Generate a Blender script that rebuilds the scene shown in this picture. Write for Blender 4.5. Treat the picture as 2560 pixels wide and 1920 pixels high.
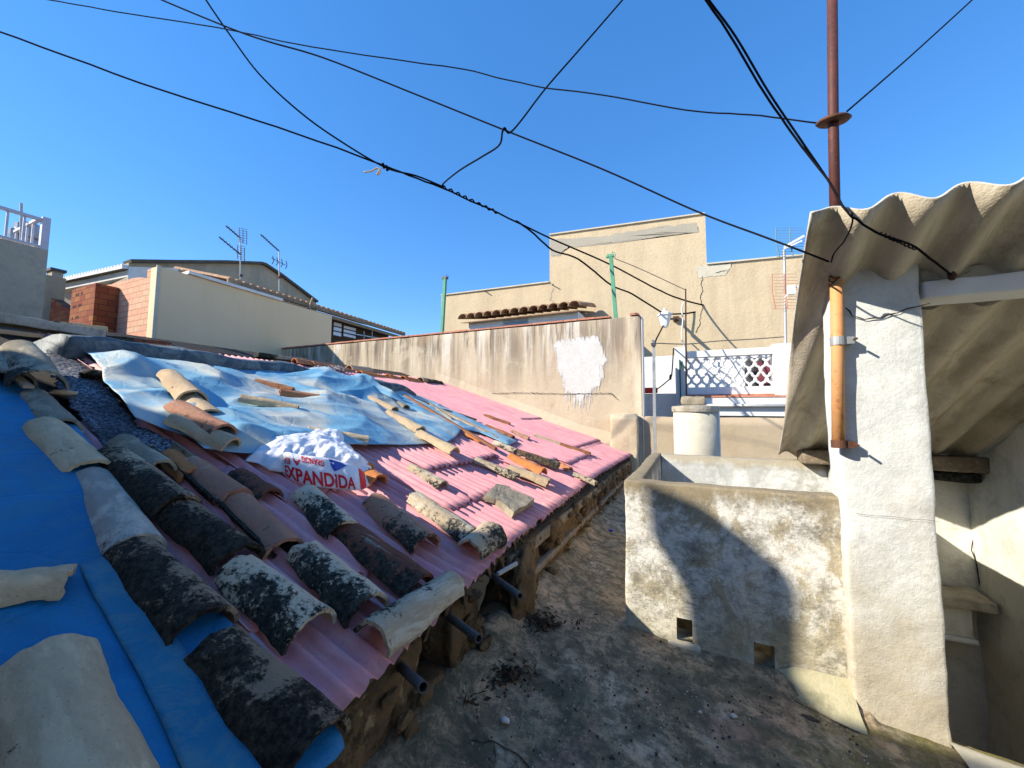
import bpy, bmesh, math, random
from mathutils import Vector, Matrix, noise
random.seed(7)
R_ = math.radians
scene = bpy.context.scene
for o in list(bpy.data.objects): bpy.data.objects.remove(o)

# ---------------------------------------------------------------- camera
FPX, PITCH, ROLL, YAW, SLOPE = 955.0, R_(4.1), R_(.4), R_(25.0), R_(18.0)
CF = Vector((-math.sin(YAW)*math.cos(PITCH), math.cos(YAW)*math.cos(PITCH), math.sin(PITCH)))
CR = Vector((math.cos(YAW), math.sin(YAW), 0)); CU = CR.cross(CF)
CR, CU = CR*math.cos(ROLL)+CU*math.sin(ROLL), CU*math.cos(ROLL)-CR*math.sin(ROLL)
cam = bpy.data.cameras.new('camera'); camo = bpy.data.objects.new('camera', cam)
scene.collection.objects.link(camo); scene.camera = camo
cam.sensor_width = 36; cam.lens = FPX/2560*36; cam.clip_start = .02; cam.clip_end = 2000
camo.matrix_world = Matrix(((CR.x, CU.x, -CF.x, 0), (CR.y, CU.y, -CF.y, 0), (CR.z, CU.z, -CF.z, 0), (0, 0, 0, 1)))

# ---------------------------------------------------------------- world, sun, exposure
LIGHT = Vector((1, .80, -.83)).normalized()          # the way the sunlight travels
w = bpy.data.worlds.new('World'); scene.world = w; w.use_nodes = True
nt = w.node_tree; bg = nt.nodes['Background']
sky = nt.nodes.new('ShaderNodeTexSky'); sky.sky_type = 'NISHITA'; sky.sun_disc = False
sky.sun_elevation = math.asin(-LIGHT.z); sky.sun_rotation = math.atan2(-LIGHT.x, -LIGHT.y)
sky.air_density = 1.0; sky.dust_density = 0; sky.ozone_density = 2.5; sky.altitude = 2500
hs = nt.nodes.new('ShaderNodeHueSaturation'); hs.inputs['Saturation'].default_value = 1.64; hs.inputs['Hue'].default_value = .509; hs.inputs['Value'].default_value = 1.26
gm = nt.nodes.new('ShaderNodeGamma'); gm.inputs['Gamma'].default_value = .62; nt.links.new(sky.outputs[0], gm.inputs['Color']); nt.links.new(gm.outputs[0], hs.inputs['Color']); nt.links.new(hs.outputs[0], bg.inputs[0]); bg.inputs[1].default_value = .15
sl = bpy.data.lights.new('sun', 'SUN'); sl.energy = 3.3; sl.angle = R_(.55); sl.color = (1, .92, .79)
so = bpy.data.objects.new('sun', sl); scene.collection.objects.link(so)
so.rotation_euler = LIGHT.to_track_quat('-Z', 'Y').to_euler(); so.location = (-6, -5, 6)
scene.view_settings.view_transform = 'Standard'; scene.view_settings.look = 'None'
scene.view_settings.exposure = 1.42; scene.view_settings.gamma = 1

# ---------------------------------------------------------------- pixel -> point on a real plane
def ray(x, y): return CR*((x-1280)/FPX)+CU*((960-y)/FPX)+CF
def on(x, y, n, d):
    r = ray(x, y); return r*(d/r.dot(Vector(n)))
def PX(x, y, c): return on(x, y, (1, 0, 0), c)
def PY(x, y, c): return on(x, y, (0, 1, 0), c)
def PZ(x, y, c): return on(x, y, (0, 0, 1), c)
TS = math.tan(SLOPE); CS = math.cos(SLOPE)
EV = PZ(870, 1770, -.67); K = EV.z+TS*EV.x
NR = Vector((math.sin(SLOPE), 0, math.cos(SLOPE)))      # roof normal
DS = Vector((math.cos(SLOPE), 0, -math.sin(SLOPE)))     # down the roof
def roof(x, y, h=0): return on(x, y, (TS, 0, 1), K+h/CS)
def rz(X): return K-TS*X
def RP(X, Y, h=0): return Vector((X, Y, rz(X)))+NR*h
def zg(X, Y=0): return -1.085-.12*max(-1.0, min(1.6, X))

# ---------------------------------------------------------------- object helpers
def tag(o, label=None, cat=None, group=None, kind=None):
    if label: o['label'] = label
    if cat: o['category'] = cat
    if group: o['group'] = group
    if kind: o['kind'] = kind
    return o
def thing(name, loc, label, cat, group=None):
    o = bpy.data.objects.new(name, None); scene.collection.objects.link(o)
    o.location = loc; o.empty_display_size = .05
    return tag(o, label, cat, group)
def mk(name, V, F, mat, parent=None, smooth=False, origin=None):
    me = bpy.data.meshes.new(name)
    og = Vector(origin) if origin is not None else (parent.location.copy() if parent else Vector((0, 0, 0)))
    if parent is None and origin is None and V:
        xs = [v[0] for v in V]; ys = [v[1] for v in V]; zs = [v[2] for v in V]
        og = Vector(((min(xs)+max(xs))/2, (min(ys)+max(ys))/2, min(zs)))
    me.from_pydata([tuple(Vector(v)-og) for v in V], [], F); me.validate(); me.update()
    if smooth: me.polygons.foreach_set('use_smooth', [True]*len(me.polygons))
    if mat: me.materials.append(mat)
    o = bpy.data.objects.new(name, me); scene.collection.objects.link(o)
    if parent is not None:
        par_loc = parent.location
        if parent.parent is None: o.location = og-par_loc
        else: o.location = og-parent['_w']
        if origin is not None: pass
        o.parent = parent
        o['_w'] = tuple(og)
    else: o.location = og
    return o
def sub(name, V, F, mat, parent, smooth=False):          # a part of a part
    base = parent.location.copy()
    p = parent.parent
    if p is not None: base = base+p.location
    me = bpy.data.meshes.new(name); me.from_pydata([tuple(Vector(v)-base) for v in V], [], F); me.validate(); me.update()
    if smooth: me.polygons.foreach_set('use_smooth', [True]*len(me.polygons))
    me.materials.append(mat); o = bpy.data.objects.new(name, me); scene.collection.objects.link(o); o.parent = parent
    return o
class MB:
    def __init__(s): s.V = []; s.F = []
    def add(s, V, F):
        n = len(s.V); s.V += [Vector(v) for v in V]; s.F += [tuple(i+n for i in f) for f in F]; return s
    def box(s, x0, x1, y0, y1, z0, z1):
        return s.add([(x0, y0, z0), (x1, y0, z0), (x1, y1, z0), (x0, y1, z0), (x0, y0, z1), (x1, y0, z1), (x1, y1, z1), (x0, y1, z1)],
                     [(0, 3, 2, 1), (4, 5, 6, 7), (0, 1, 5, 4), (1, 2, 6, 5), (2, 3, 7, 6), (3, 0, 4, 7)])
    def obox(s, c, ax, ay, az):                         # oriented box: centre and three half axes
        c = Vector(c); V = [c+Vector(ax)*i+Vector(ay)*j+Vector(az)*k for k in (-1, 1) for j in (-1, 1) for i in (-1, 1)]
        return s.add(V, [(0, 2, 3, 1), (4, 5, 7, 6), (0, 1, 5, 4), (1, 3, 7, 5), (3, 2, 6, 7), (2, 0, 4, 6)])
    def bar(s, a, b, w_, h_=None, up=(0, 0, 1)):
        a = Vector(a); b = Vector(b); d = (b-a); L = d.length; d.normalize(); u = Vector(up)
        if abs(d.dot(u)) > .95: u = Vector((1, 0, 0))
        r = d.cross(u).normalized(); u = r.cross(d)
        return s.obox((a+b)/2, d*L/2, r*w_/2, u*(h_ or w_)/2)
    def tube(s, pts, r, n=6, caps=True):
        pts = [Vector(p) for p in pts]; V = []; F = []; m = len(pts)
        rr = r if isinstance(r, (list, tuple)) else [r]*m
        prev = None
        for i, p in enumerate(pts):
            t = (pts[min(i+1, m-1)]-pts[max(i-1, 0)]).normalized()
            if prev is None:
                u = Vector((0, 0, 1)) if abs(t.z) < .9 else Vector((1, 0, 0)); u = (u-t*u.dot(t)).normalized()
            else: u = (prev-t*prev.dot(t)).normalized()
            prev = u; v = t.cross(u)
            for k in range(n):
                a = 2*math.pi*k/n; V.append(p+(u*math.cos(a)+v*math.sin(a))*rr[i])
        for i in range(m-1):
            for k in range(n):
                F.append((i*n+k, i*n+(k+1) % n, (i+1)*n+(k+1) % n, (i+1)*n+k))
        if caps: F += [tuple(range(n-1, -1, -1)), tuple(range((m-1)*n, m*n))]
        return s.add(V, F)
    def lathe(s, c, prof, n=24):
        V = []; F = []; m = len(prof); c = Vector(c)
        for r, z in prof:
            for k in range(n):
                a = 2*math.pi*k/n; V.append(c+Vector((r*math.cos(a), r*math.sin(a), z)))
        for i in range(m-1):
            for k in range(n): F.append((i*n+k, i*n+(k+1) % n, (i+1)*n+(k+1) % n, (i+1)*n+k))
        F += [tuple(range(n-1, -1, -1)), tuple(range((m-1)*n, m*n))]
        return s.add(V, F)
    def prism(s, poly, d):                              # poly 3D points, extruded by vector d
        n = len(poly); d = Vector(d); V = [Vector(p) for p in poly]+[Vector(p)+d for p in poly]
        F = [tuple(range(n)), tuple(range(2*n-1, n-1, -1))]+[(i, i+n, (i+1) % n+n, (i+1) % n) for i in range(n)]
        return s.add(V, F)
    def build(s, name, mat, parent=None, smooth=False): return mk(name, s.V, s.F, mat, parent, smooth)
    def subbuild(s, name, mat, parent, smooth=False): return sub(name, s.V, s.F, mat, parent, smooth)
def fixn(o):
    bm = bmesh.new(); bm.from_mesh(o.data); bmesh.ops.recalc_face_normals(bm, faces=bm.faces); bm.to_mesh(o.data); bm.free(); return o
def N3(p, f, seed=0.0): return noise.noise(Vector((p[0]*f+seed, p[1]*f+seed*1.7, p[2]*f-seed)))
def fbm(p, f, seed=0.0, oct=4):
    a = 1; t = 0
    for i in range(oct): t += a*N3(p, f, seed+i*7.3); f *= 2.03; a *= .5
    return t
def spline(pts, k=6):
    pts = [Vector(p) for p in pts]; out = []
    P = [pts[0]*2-pts[1]]+pts+[pts[-1]*2-pts[-2]]
    for i in range(1, len(P)-2):
        for j in range(k):
            t = j/k; a, b, c, d = P[i-1], P[i], P[i+1], P[i+2]
            out.append(.5*((2*b)+(c-a)*t+(2*a-5*b+4*c-d)*t*t+(3*b-a-3*c+d)*t**3))
    out.append(pts[-1]); return out
def lin(a, b, cell, r):
    s = [a, a+r*.3, a+r, b-r, b-r*.3, b] if r > 0 and b-a > 2.2*r else [a, b]
    n = max(1, int((s[-2]-s[1])/cell)) if len(s) > 2 else max(1, int((b-a)/cell))
    lo, hi = (a+r, b-r) if len(s) > 2 else (a, b)
    return sorted(set(s+[lo+(hi-lo)*i/n for i in range(n+1)]))
def rbox(x0, x1, y0, y1, z0, z1, cell=.05, amp=.004, freq=5, rad=.015, seed=0, mb=None, skip=()):
    mb = mb or MB(); xs, ys, zs = lin(x0, x1, cell, rad), lin(y0, y1, cell, rad), lin(z0, z1, cell, rad)
    def fn(p):
        q = Vector((min(max(p.x, x0+rad), x1-rad), min(max(p.y, y0+rad), y1-rad), min(max(p.z, z0+rad), z1-rad)))
        d = p-q
        nrm = d.normalized() if d.length > 1e-9 else Vector((0, 0, 1))
        if d.length > rad: p = q+nrm*rad
        return p+nrm*(amp*fbm(p, freq, seed))
    def face(A, B, f, flip):
        V = [fn(f(a, b)) for a in A for b in B]; n = len(B); F = []
        for i in range(len(A)-1):
            for j in range(n-1):
                q = (i*n+j, (i+1)*n+j, (i+1)*n+j+1, i*n+j+1); F.append(q[::-1] if flip else q)
        mb.add(V, F)
    if 'z-' not in skip: face(xs, ys, lambda a, b: Vector((a, b, z0)), True)
    face(xs, ys, lambda a, b: Vector((a, b, z1)), False)
    if 'y-' not in skip: face(xs, zs, lambda a, b: Vector((a, y0, b)), False)
    if 'y+' not in skip: face(xs, zs, lambda a, b: Vector((a, y1, b)), True)
    if 'x-' not in skip: face(ys, zs, lambda a, b: Vector((x0, a, b)), True)
    if 'x+' not in skip: face(ys, zs, lambda a, b: Vector((x1, a, b)), False)
    return mb

# ---------------------------------------------------------------- materials
class NT:
    def __init__(s, name, rough=.85, spec=.25):
        s.m = bpy.data.materials.new(name); s.m.use_nodes = True; s.t = s.m.node_tree; s.n = s.t.nodes; s.l = s.t.links
        s.b = s.n['Principled BSDF']; s.b.inputs['Roughness'].default_value = rough
        s.b.inputs['Specular IOR Level'].default_value = spec
        s.tc = s.n.new('ShaderNodeTexCoord'); s.oi = s.n.new('ShaderNodeObjectInfo')
    def link(s, v, i):
        if isinstance(v, (int, float)): i.default_value = v if i.type == 'VALUE' else (v, v, v, 1)
        elif isinstance(v, (tuple, list)): i.default_value = (*v, 1) if len(v) == 3 and i.type == 'RGBA' else v
        else: s.l.new(v, i)
    def coord(s, scale=(1, 1, 1), rnd=False, rot=None, world=True):
        mp = s.n.new('ShaderNodeMapping'); mp.inputs['Scale'].default_value = scale
        if rot: mp.inputs['Rotation'].default_value = rot
        if world:
            g = s.n.new('ShaderNodeNewGeometry'); s.l.new(g.outputs['Position'], mp.inputs[0])
        else: s.l.new(s.tc.outputs['Object'], mp.inputs[0])
        if rnd:
            mu = s.math('MULTIPLY', s.oi.outputs['Random'], 43.0)
            cb = s.n.new('ShaderNodeCombineXYZ')
            for i in range(3): s.l.new(mu, cb.inputs[i])
            s.l.new(cb.outputs[0], mp.inputs['Location'])
        return mp.outputs[0]
    def noise(s, scale, vec=None, detail=6, rough=.6, dist=0, color=False):
        x = s.n.new('ShaderNodeTexNoise'); x.inputs['Scale'].default_value = scale; x.inputs['Detail'].default_value = detail
        x.inputs['Roughness'].default_value = rough; x.inputs['Distortion'].default_value = dist
        if vec is not None: s.l.new(vec, x.inputs['Vector'])
        return x.outputs[1 if color else 0]
    def vor(s, scale, vec=None, feature='F1', out=0):
        x = s.n.new('ShaderNodeTexVoronoi'); x.inputs['Scale'].default_value = scale; x.feature = feature
        if vec is not None: s.l.new(vec, x.inputs['Vector'])
        return x.outputs[out]
    def ramp(s, f, stops, interp='LINEAR'):
        x = s.n.new('ShaderNodeValToRGB'); cr = x.color_ramp; cr.interpolation = interp
        while len(cr.elements) < len(stops): cr.elements.new(.5)
        for e, (p, c) in zip(cr.elements, stops):
            e.position = p; e.color = (*c, 1) if isinstance(c, (tuple, list)) else (c, c, c, 1)
        s.link(f, x.inputs[0]); return x.outputs[0]
    def mix(s, f, a, b, mode='MIX'):
        x = s.n.new('ShaderNodeMix'); x.data_type = 'RGBA'; x.blend_type = mode
        s.link(f, x.inputs[0]); s.link(a, x.inputs[6]); s.link(b, x.inputs[7]); return x.outputs[2]
    def math(s, op, a, b=0.0, clamp=False):
        x = s.n.new('ShaderNodeMath'); x.operation = op; x.use_clamp = clamp; s.link(a, x.inputs[0]); s.link(b, x.inputs[1]); return x.outputs[0]
    def xyz(s, vec, i):
        x = s.n.new('ShaderNodeSeparateXYZ'); s.l.new(vec, x.inputs[0]); return x.outputs[i]
    def bump(s, h, dist=.004, strength=1.0, prev=None):
        x = s.n.new('ShaderNodeBump'); x.inputs['Distance'].default_value = dist; x.inputs['Strength'].default_value = strength
        s.link(h, x.inputs['Height'])
        if prev is not None: s.l.new(prev, x.inputs['Normal'])
        return x.outputs[0]
    def done(s, col, normal=None, rough=None, alpha=None):
        s.link(col, s.b.inputs['Base Color'])
        if normal is not None: s.l.new(normal, s.b.inputs['Normal'])
        if rough is not None: s.link(rough, s.b.inputs['Roughness'])
        return s.m
def simple(name, a, b, scale=6, rough=.8, bump=.002, metal=0, bscale=60, spec=.25, dirt=None):
    t = NT(name, rough, spec); v = t.coord(rnd=True, world=False)
    c = t.mix(t.ramp(t.noise(scale, v, 7, .65), [(.35, 0), (.65, 1)]), a, b)
    if dirt: c = t.mix(t.ramp(t.noise(scale*2.7, v, 8, .75), [(.55, 0), (.68, 1)]), c, dirt)
    t.b.inputs['Metallic'].default_value = metal
    return t.done(c, t.bump(t.noise(bscale, v, 5, .6), bump))
def tilemat(name, a, b, black=.0, white=.0, wcol=(.55, .52, .42), bcol=(.014, .014, .012), bscale=9, speck=.25):
    t = NT(name, .93, .12); v = t.coord(rnd=True, world=False)
    vs = t.coord((.45, 1.25, 1.25), rnd=True, world=False)
    c = t.mix(t.ramp(t.noise(7, vs, 6, .6), [(.32, 0), (.68, 1)]), a, b)
    c = t.mix(t.ramp(t.noise(42, v, 6, .7), [(.3, 0), (.75, .55)]), c, t.mix(.5, a, (.06, .05, .04)))
    if white > 0:
        th = .68-.36*white
        c = t.mix(t.ramp(t.noise(bscale*.8, vs, 9, .72, .4), [(th-.03, 0), (th+.03, 1)]), c, t.mix(t.noise(30, v), wcol, (wcol[0]*.7, wcol[1]*.68, wcol[2]*.62)))
    if black > 0:
        th = .755-.42*black
        # lichen: a broad cover broken up by a fine grain
        k = t.math('ADD', t.math('MULTIPLY', t.noise(bscale, v, 9, .72, .3), .62), t.math('MULTIPLY', t.noise(70, v, 5, .75), .38))
        yy = t.xyz(t.tc.outputs['Object'], 1); xx = t.xyz(t.tc.outputs['Object'], 0)   # near side painted blacker to stand for shade; more lichen black at the lip
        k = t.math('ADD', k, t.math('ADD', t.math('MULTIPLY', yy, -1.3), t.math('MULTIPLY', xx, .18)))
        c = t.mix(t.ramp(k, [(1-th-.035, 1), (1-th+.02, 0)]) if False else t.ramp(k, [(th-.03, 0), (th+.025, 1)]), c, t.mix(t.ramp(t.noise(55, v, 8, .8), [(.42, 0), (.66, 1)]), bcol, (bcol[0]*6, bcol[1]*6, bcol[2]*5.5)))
    c = t.mix(t.ramp(t.vor(70, v), [(.0, speck), (.16, 0)]), c, (.02, .018, .014))
    n = t.bump(t.noise(30, v, 9, .7), .008, .9); n = t.bump(t.noise(160, v, 4, .7), .0016, .9, n)
    return t.done(c, n)
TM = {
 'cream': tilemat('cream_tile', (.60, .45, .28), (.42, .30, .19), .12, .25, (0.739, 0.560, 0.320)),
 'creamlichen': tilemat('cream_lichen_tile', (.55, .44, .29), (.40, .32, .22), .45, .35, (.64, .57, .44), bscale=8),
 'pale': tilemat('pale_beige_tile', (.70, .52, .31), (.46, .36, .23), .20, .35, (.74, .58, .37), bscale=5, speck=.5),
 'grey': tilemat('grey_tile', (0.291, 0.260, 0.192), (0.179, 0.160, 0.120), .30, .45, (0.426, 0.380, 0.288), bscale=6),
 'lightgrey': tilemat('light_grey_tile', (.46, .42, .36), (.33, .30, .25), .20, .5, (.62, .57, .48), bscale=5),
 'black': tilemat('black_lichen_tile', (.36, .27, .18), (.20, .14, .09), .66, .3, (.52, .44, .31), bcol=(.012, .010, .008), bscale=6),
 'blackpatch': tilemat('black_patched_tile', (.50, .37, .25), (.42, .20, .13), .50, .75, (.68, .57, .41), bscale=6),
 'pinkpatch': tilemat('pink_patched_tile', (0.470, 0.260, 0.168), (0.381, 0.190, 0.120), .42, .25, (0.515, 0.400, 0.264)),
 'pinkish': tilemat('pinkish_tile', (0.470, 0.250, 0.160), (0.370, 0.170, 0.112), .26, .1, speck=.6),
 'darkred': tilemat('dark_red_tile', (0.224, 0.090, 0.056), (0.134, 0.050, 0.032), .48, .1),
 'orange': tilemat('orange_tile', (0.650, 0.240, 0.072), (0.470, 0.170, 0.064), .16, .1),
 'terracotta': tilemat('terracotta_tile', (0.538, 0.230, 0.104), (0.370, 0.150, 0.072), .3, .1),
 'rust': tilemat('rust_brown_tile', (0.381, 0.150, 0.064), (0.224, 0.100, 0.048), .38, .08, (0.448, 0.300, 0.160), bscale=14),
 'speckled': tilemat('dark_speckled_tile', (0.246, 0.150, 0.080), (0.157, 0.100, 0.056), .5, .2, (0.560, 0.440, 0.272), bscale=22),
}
# pink corrugated sheet
t = NT('pink_corrugated_plastic', .6, .3); v = t.coord()
c = t.mix(t.ramp(t.noise(1.6, v, 5, .6), [(.35, 0), (.7, 1)]), (.69, .30, .31), (.57, .24, .27))
c = t.mix(t.ramp(t.noise(9, t.coord((.6, 3.5, 1)), 8, .7), [(.46, 0), (.70, .5)]), c, (.76, .50, .45))
c = t.mix(t.ramp(t.noise(14, t.coord((.25, 3.0, 1)), 7, .7), [(.56, 0), (.68, .5)]), c, (.42, .26, .22))
c = t.mix(t.ramp(t.noise(70, v, 5, .7), [(.55, 0), (.8, .6)]), c, (.34, .15, .15))
c = t.mix(t.ramp(t.noise(5, v, 9, .75, .5), [(.55, 0), (.70, .6)]), c, (.30, .17, .13))
M_PINK = t.done(c, t.bump(t.noise(90, v, 6, .7), .0012, .7))
# tarps
def tarpmat(name, a, b, c3, wx, s1=3.2):
    t = NT(name, .62, .3); v = t.coord(); vs = t.coord((1, 1, 1), rot=(0, 0, R_(-28)))
    c = t.mix(t.ramp(t.noise(s1, v, 7, .62, .8), [(.40, 0), (.62, 1)]), a, b)
    c = t.mix(t.math('MULTIPLY', t.ramp(t.noise(s1*1.9, vs, 8, .68, 1.2), [(.46, 0), (.60, 1)]), wx), c, c3)
    c = t.mix(t.ramp(t.noise(60, v, 5, .7), [(.5, 0), (.9, .35)]), c, (.05, .09, .12))
    c = t.mix(t.ramp(t.noise(170, v, 3, .8), [(.45, 0), (.8, .22)]), c, (.16, .22, .26))
    n = t.bump(t.noise(14, v, 6, .55, .6), .010, .5); cre = t.vor(4.5, t.mix(.12, v, t.noise(5, v, 5, .6, color=True)), 'DISTANCE_TO_EDGE')
    n = t.bump(t.ramp(cre, [(0, 0), (.05, 1)]), .003, .6, n); n = t.bump(t.noise(240, v, 2), .0008, .7, n)
    return t.done(c, n)
t = NT('faded_blue_tarp', .6, .3); v = t.coord(); vs = t.coord((.7, 1.2, 1), rot=(0, 0, R_(-30)))
c = t.mix(t.ramp(t.noise(1.5, vs, 5, .5, .5), [(.36, 0), (.66, 1)]), (.085, .26, .42), (.20, .40, .50))
c = t.mix(t.ramp(t.noise(2.1, vs, 5, .52, .9), [(.46, 0), (.62, .85)]), c, (.52, .50, .41))
c = t.mix(t.ramp(t.noise(40, v, 6, .7), [(.5, 0), (.85, .25)]), c, (.10, .14, .17))
n = t.bump(t.noise(9, vs, 5, .5, .6), .012, .5); cre = t.vor(7, t.mix(.15, vs, t.noise(4, v, 5, .6, color=True)), 'DISTANCE_TO_EDGE')
n = t.bump(t.ramp(cre, [(0, 0), (.06, 1)]), .002, .5, n); n = t.bump(t.noise(260, v, 2), .0008, .6, n)
M_TARP = t.done(c, n)
M_TARP2 = tarpmat('vivid_blue_tarp', (.002, .125, .29), (.004, .17, .36), (.03, .16, .24), .55, 2.4)
M_TARP3 = tarpmat('weathered_blue_tarp', (.008, .14, .26), (.03, .18, .28), (.09, .20, .24), .8, 5)
M_MEMB = tarpmat('grey_blue_membrane', (.045, .065, .085), (.075, .10, .115), (.26, .29, .27), .55, 3)
# plaster and render walls
def plaster(name, a, b, streak=None, sa=.6, dark=None, da=.5, top=None, topz=0, toph=.2, base=None, basez=0, baseh=.2, rough=.92, bump=.004, s=1.6, white=None, wth=.52, wscale=3.5, mott=0):
    t = NT(name, rough, .15); v = t.coord(); z = t.xyz(v, 2)
    c = t.mix(t.ramp(t.noise(s, v, 8, .62), [(.34, 0), (.66, 1)]), a, b)
    if white is not None: c = t.mix(t.ramp(t.noise(wscale, t.coord((1, 1, .65)), 10, .74, .5), [(wth-.035, 0), (wth+.035, 1)]), c, white)
    if streak is not None: c = t.mix(t.math('MULTIPLY', t.ramp(t.noise(4.5, t.coord((1, 1, .10)), 7, .6), [(.48, 0), (.66, 1)]), sa), c, streak)
    if dark is not None: c = t.mix(t.math('MULTIPLY', t.ramp(t.noise(7, v, 10, .78), [(.50, 0), (.62, 1)]), da), c, dark)
    if top is not None:
        k = t.math('ADD', z, t.math('MULTIPLY', t.math('SUBTRACT', t.noise(6, t.coord((1, 1, .35)), 8, .7), .5), toph*2.2))
        c = t.mix(t.ramp(t.math('DIVIDE', t.math('SUBTRACT', k, topz-toph), toph), [(.25, 0), (.8, 1)]), c, top)
    if base is not None:
        k = t.math('ADD', z, t.math('MULTIPLY', t.math('SUBTRACT', t.noise(5, v, 8, .7), .5), baseh*1.6))
        c = t.mix(t.ramp(t.math('DIVIDE', t.math('SUBTRACT', k, basez), baseh), [(.1, .85), (1, 0)]), c, base)
    if mott:
        mk_ = t.math('MULTIPLY', t.ramp(t.noise(24, t.coord((1, 1, 1.6)), 9, .85, .4), [(.47, 0), (.57, mott)]), t.ramp(t.noise(2.6, v, 6, .6), [(.38, .15), (.6, 1)]))
        c = t.mix(mk_, c, (.13, .12, .095))
    c = t.mix(t.ramp(t.noise(55, v, 6, .75), [(.5, 0), (.85, .4)]), c, t.mix(.5, a, (.05, .045, .035)))
    n = t.bump(t.noise(18, v, 8, .6), bump*2, .5); n = t.bump(t.noise(120, v, 5, .65), bump*.4, .8, n)
    return t.done(c, n)
t = NT('stained_tan_render', .93, .12); v = t.coord(); z = t.xyz(v, 2)
c = t.mix(t.ramp(t.noise(.9, v, 8, .6), [(.36, 0), (.64, 1)]), (.57, .48, .34), (.47, .385, .27))
dn = t.math('DIVIDE', t.math('SUBTRACT', 1.47, z), 1.0)                     # metres below the coping
def sk(sc, lo, hi, reach, seed):
    n1 = t.noise(sc, t.coord((1, 1, .07), rot=(0, 0, seed)), 6, .65)
    return t.math('MULTIPLY', t.ramp(n1, [(lo, 0), (hi, 1)]), t.ramp(t.math('DIVIDE', t.math('ADD', dn, t.math('MULTIPLY', t.noise(3, t.coord((1, 1, .2)), 6, .7), -.35)), reach), [(.25, 1), (1, 0)]))
c = t.mix(t.math('MULTIPLY', sk(3.2, .45, .58, 1.1, 0.0), .85), c, (.24, .19, .14))
c = t.mix(t.math('MULTIPLY', sk(5.5, .54, .62, .75, .3), .8), c, (.64, .59, .50))
c = t.mix(t.math('MULTIPLY', sk(9, .50, .60, .35, .6), .8), c, (.15, .125, .10))
c = t.mix(t.math('MULTIPLY', t.ramp(t.noise(2.3, v, 10, .74, .7), [(.56, 0), (.64, 1)]), .5), c, (.58, .50, .37))
c = t.mix(t.math('MULTIPLY', t.ramp(t.noise(2.0, t.coord((1, 1, .4)), 8, .7), [(.55, 0), (.68, 1)]), .5), c, (.36, .21, .12))
c = t.mix(t.ramp(t.noise(45, v, 7, .78), [(.5, 0), (.8, .35)]), c, (.22, .17, .12))
n = t.bump(t.noise(9, v, 9, .66), .02, .5); n = t.bump(t.noise(90, v, 5, .7), .003, .8, n)
M_TANWALL = t.done(c, n)
M_TANBLD = plaster('rough_tan_render', (.57, .46, .30), (.51, .41, .27), dark=(.40, .32, .21), da=.35, mott=.12, bump=.010, s=1.1, streak=(.38, .30, .20), sa=.35)
M_BEIGE = plaster('smooth_beige_render', (.76, .59, .38), (.71, .55, .35), bump=.002, s=.7, streak=(.66, .49, .27), sa=.3)
M_GREYREND = plaster('grey_cement_render', (.42, .38, .29), (.36, .32, .25), bump=.006, dark=(.18, .18, .16), da=.4)
M_GABLE = plaster('brown_grey_gable_render', (.42, .35, .25), (.36, .30, .22), bump=.004, dark=(.20, .19, .16), da=.3, streak=(.2, .19, .17))
M_WHITE = plaster('white_lime_wash', (.72, .73, .72), (.64, .65, .64), bump=.003, dark=(.48, .47, .43), da=.28)
M_TRIM = simple('white_trim_paint', (.74, .73, .70), (.64, .62, .58), 5, .8, .001)
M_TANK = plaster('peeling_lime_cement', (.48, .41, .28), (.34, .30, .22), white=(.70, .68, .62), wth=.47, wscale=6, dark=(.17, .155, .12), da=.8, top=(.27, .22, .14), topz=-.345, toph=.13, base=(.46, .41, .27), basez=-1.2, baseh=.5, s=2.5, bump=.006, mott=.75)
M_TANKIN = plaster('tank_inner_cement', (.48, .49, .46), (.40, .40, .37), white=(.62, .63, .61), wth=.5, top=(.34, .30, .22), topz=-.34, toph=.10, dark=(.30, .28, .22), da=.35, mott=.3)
M_PILLAR = plaster('pillar_lime_wash', (.66, .68, .66), (.60, .61, .58), dark=(.46, .43, .36), da=.35, base=(.42, .36, .25), basez=-1.12, baseh=.80, bump=.005, s=2.2, streak=(.50, .48, .42), sa=.35, mott=.22)
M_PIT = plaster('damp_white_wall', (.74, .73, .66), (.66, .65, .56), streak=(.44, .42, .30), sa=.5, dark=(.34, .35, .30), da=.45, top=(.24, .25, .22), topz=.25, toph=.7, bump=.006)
M_LOWWALL = plaster('low_tan_wall', (.44, .36, .25), (.38, .30, .20), bump=.004, dark=(.33, .26, .17), da=.4)
M_CREAMPAINT = plaster('cream_cement', (.56, .52, .42), (.48, .44, .34), bump=.003, dark=(.36, .33, .25), da=.4)
M_SKIRT = plaster('olive_cream_cement', (.46, .42, .28), (.34, .31, .19), bump=.006, dark=(.20, .19, .11), da=.6, s=4)
M_MUD = plaster('ochre_mud_plaster', (.20, .125, .06), (.11, .07, .038), dark=(.03, .022, .014), da=.9, bump=.014, s=5, white=(.38, .26, .13), wth=.62, wscale=10)
M_MORTAR = plaster('grey_mortar', (.46, .42, .34), (.34, .30, .24), dark=(.17, .15, .11), da=.5, bump=.012, s=7)
M_CRACK = simple('dark_crack', (.03, .027, .022), (.05, .045, .035), 20, 1, .001)
M_PAINT = plaster('white_paint_patch', (.66, .66, .65), (.58, .57, .55), bump=.003, dark=(.46, .42, .34), da=.55, streak=(.74, .74, .73), sa=.6)
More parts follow.
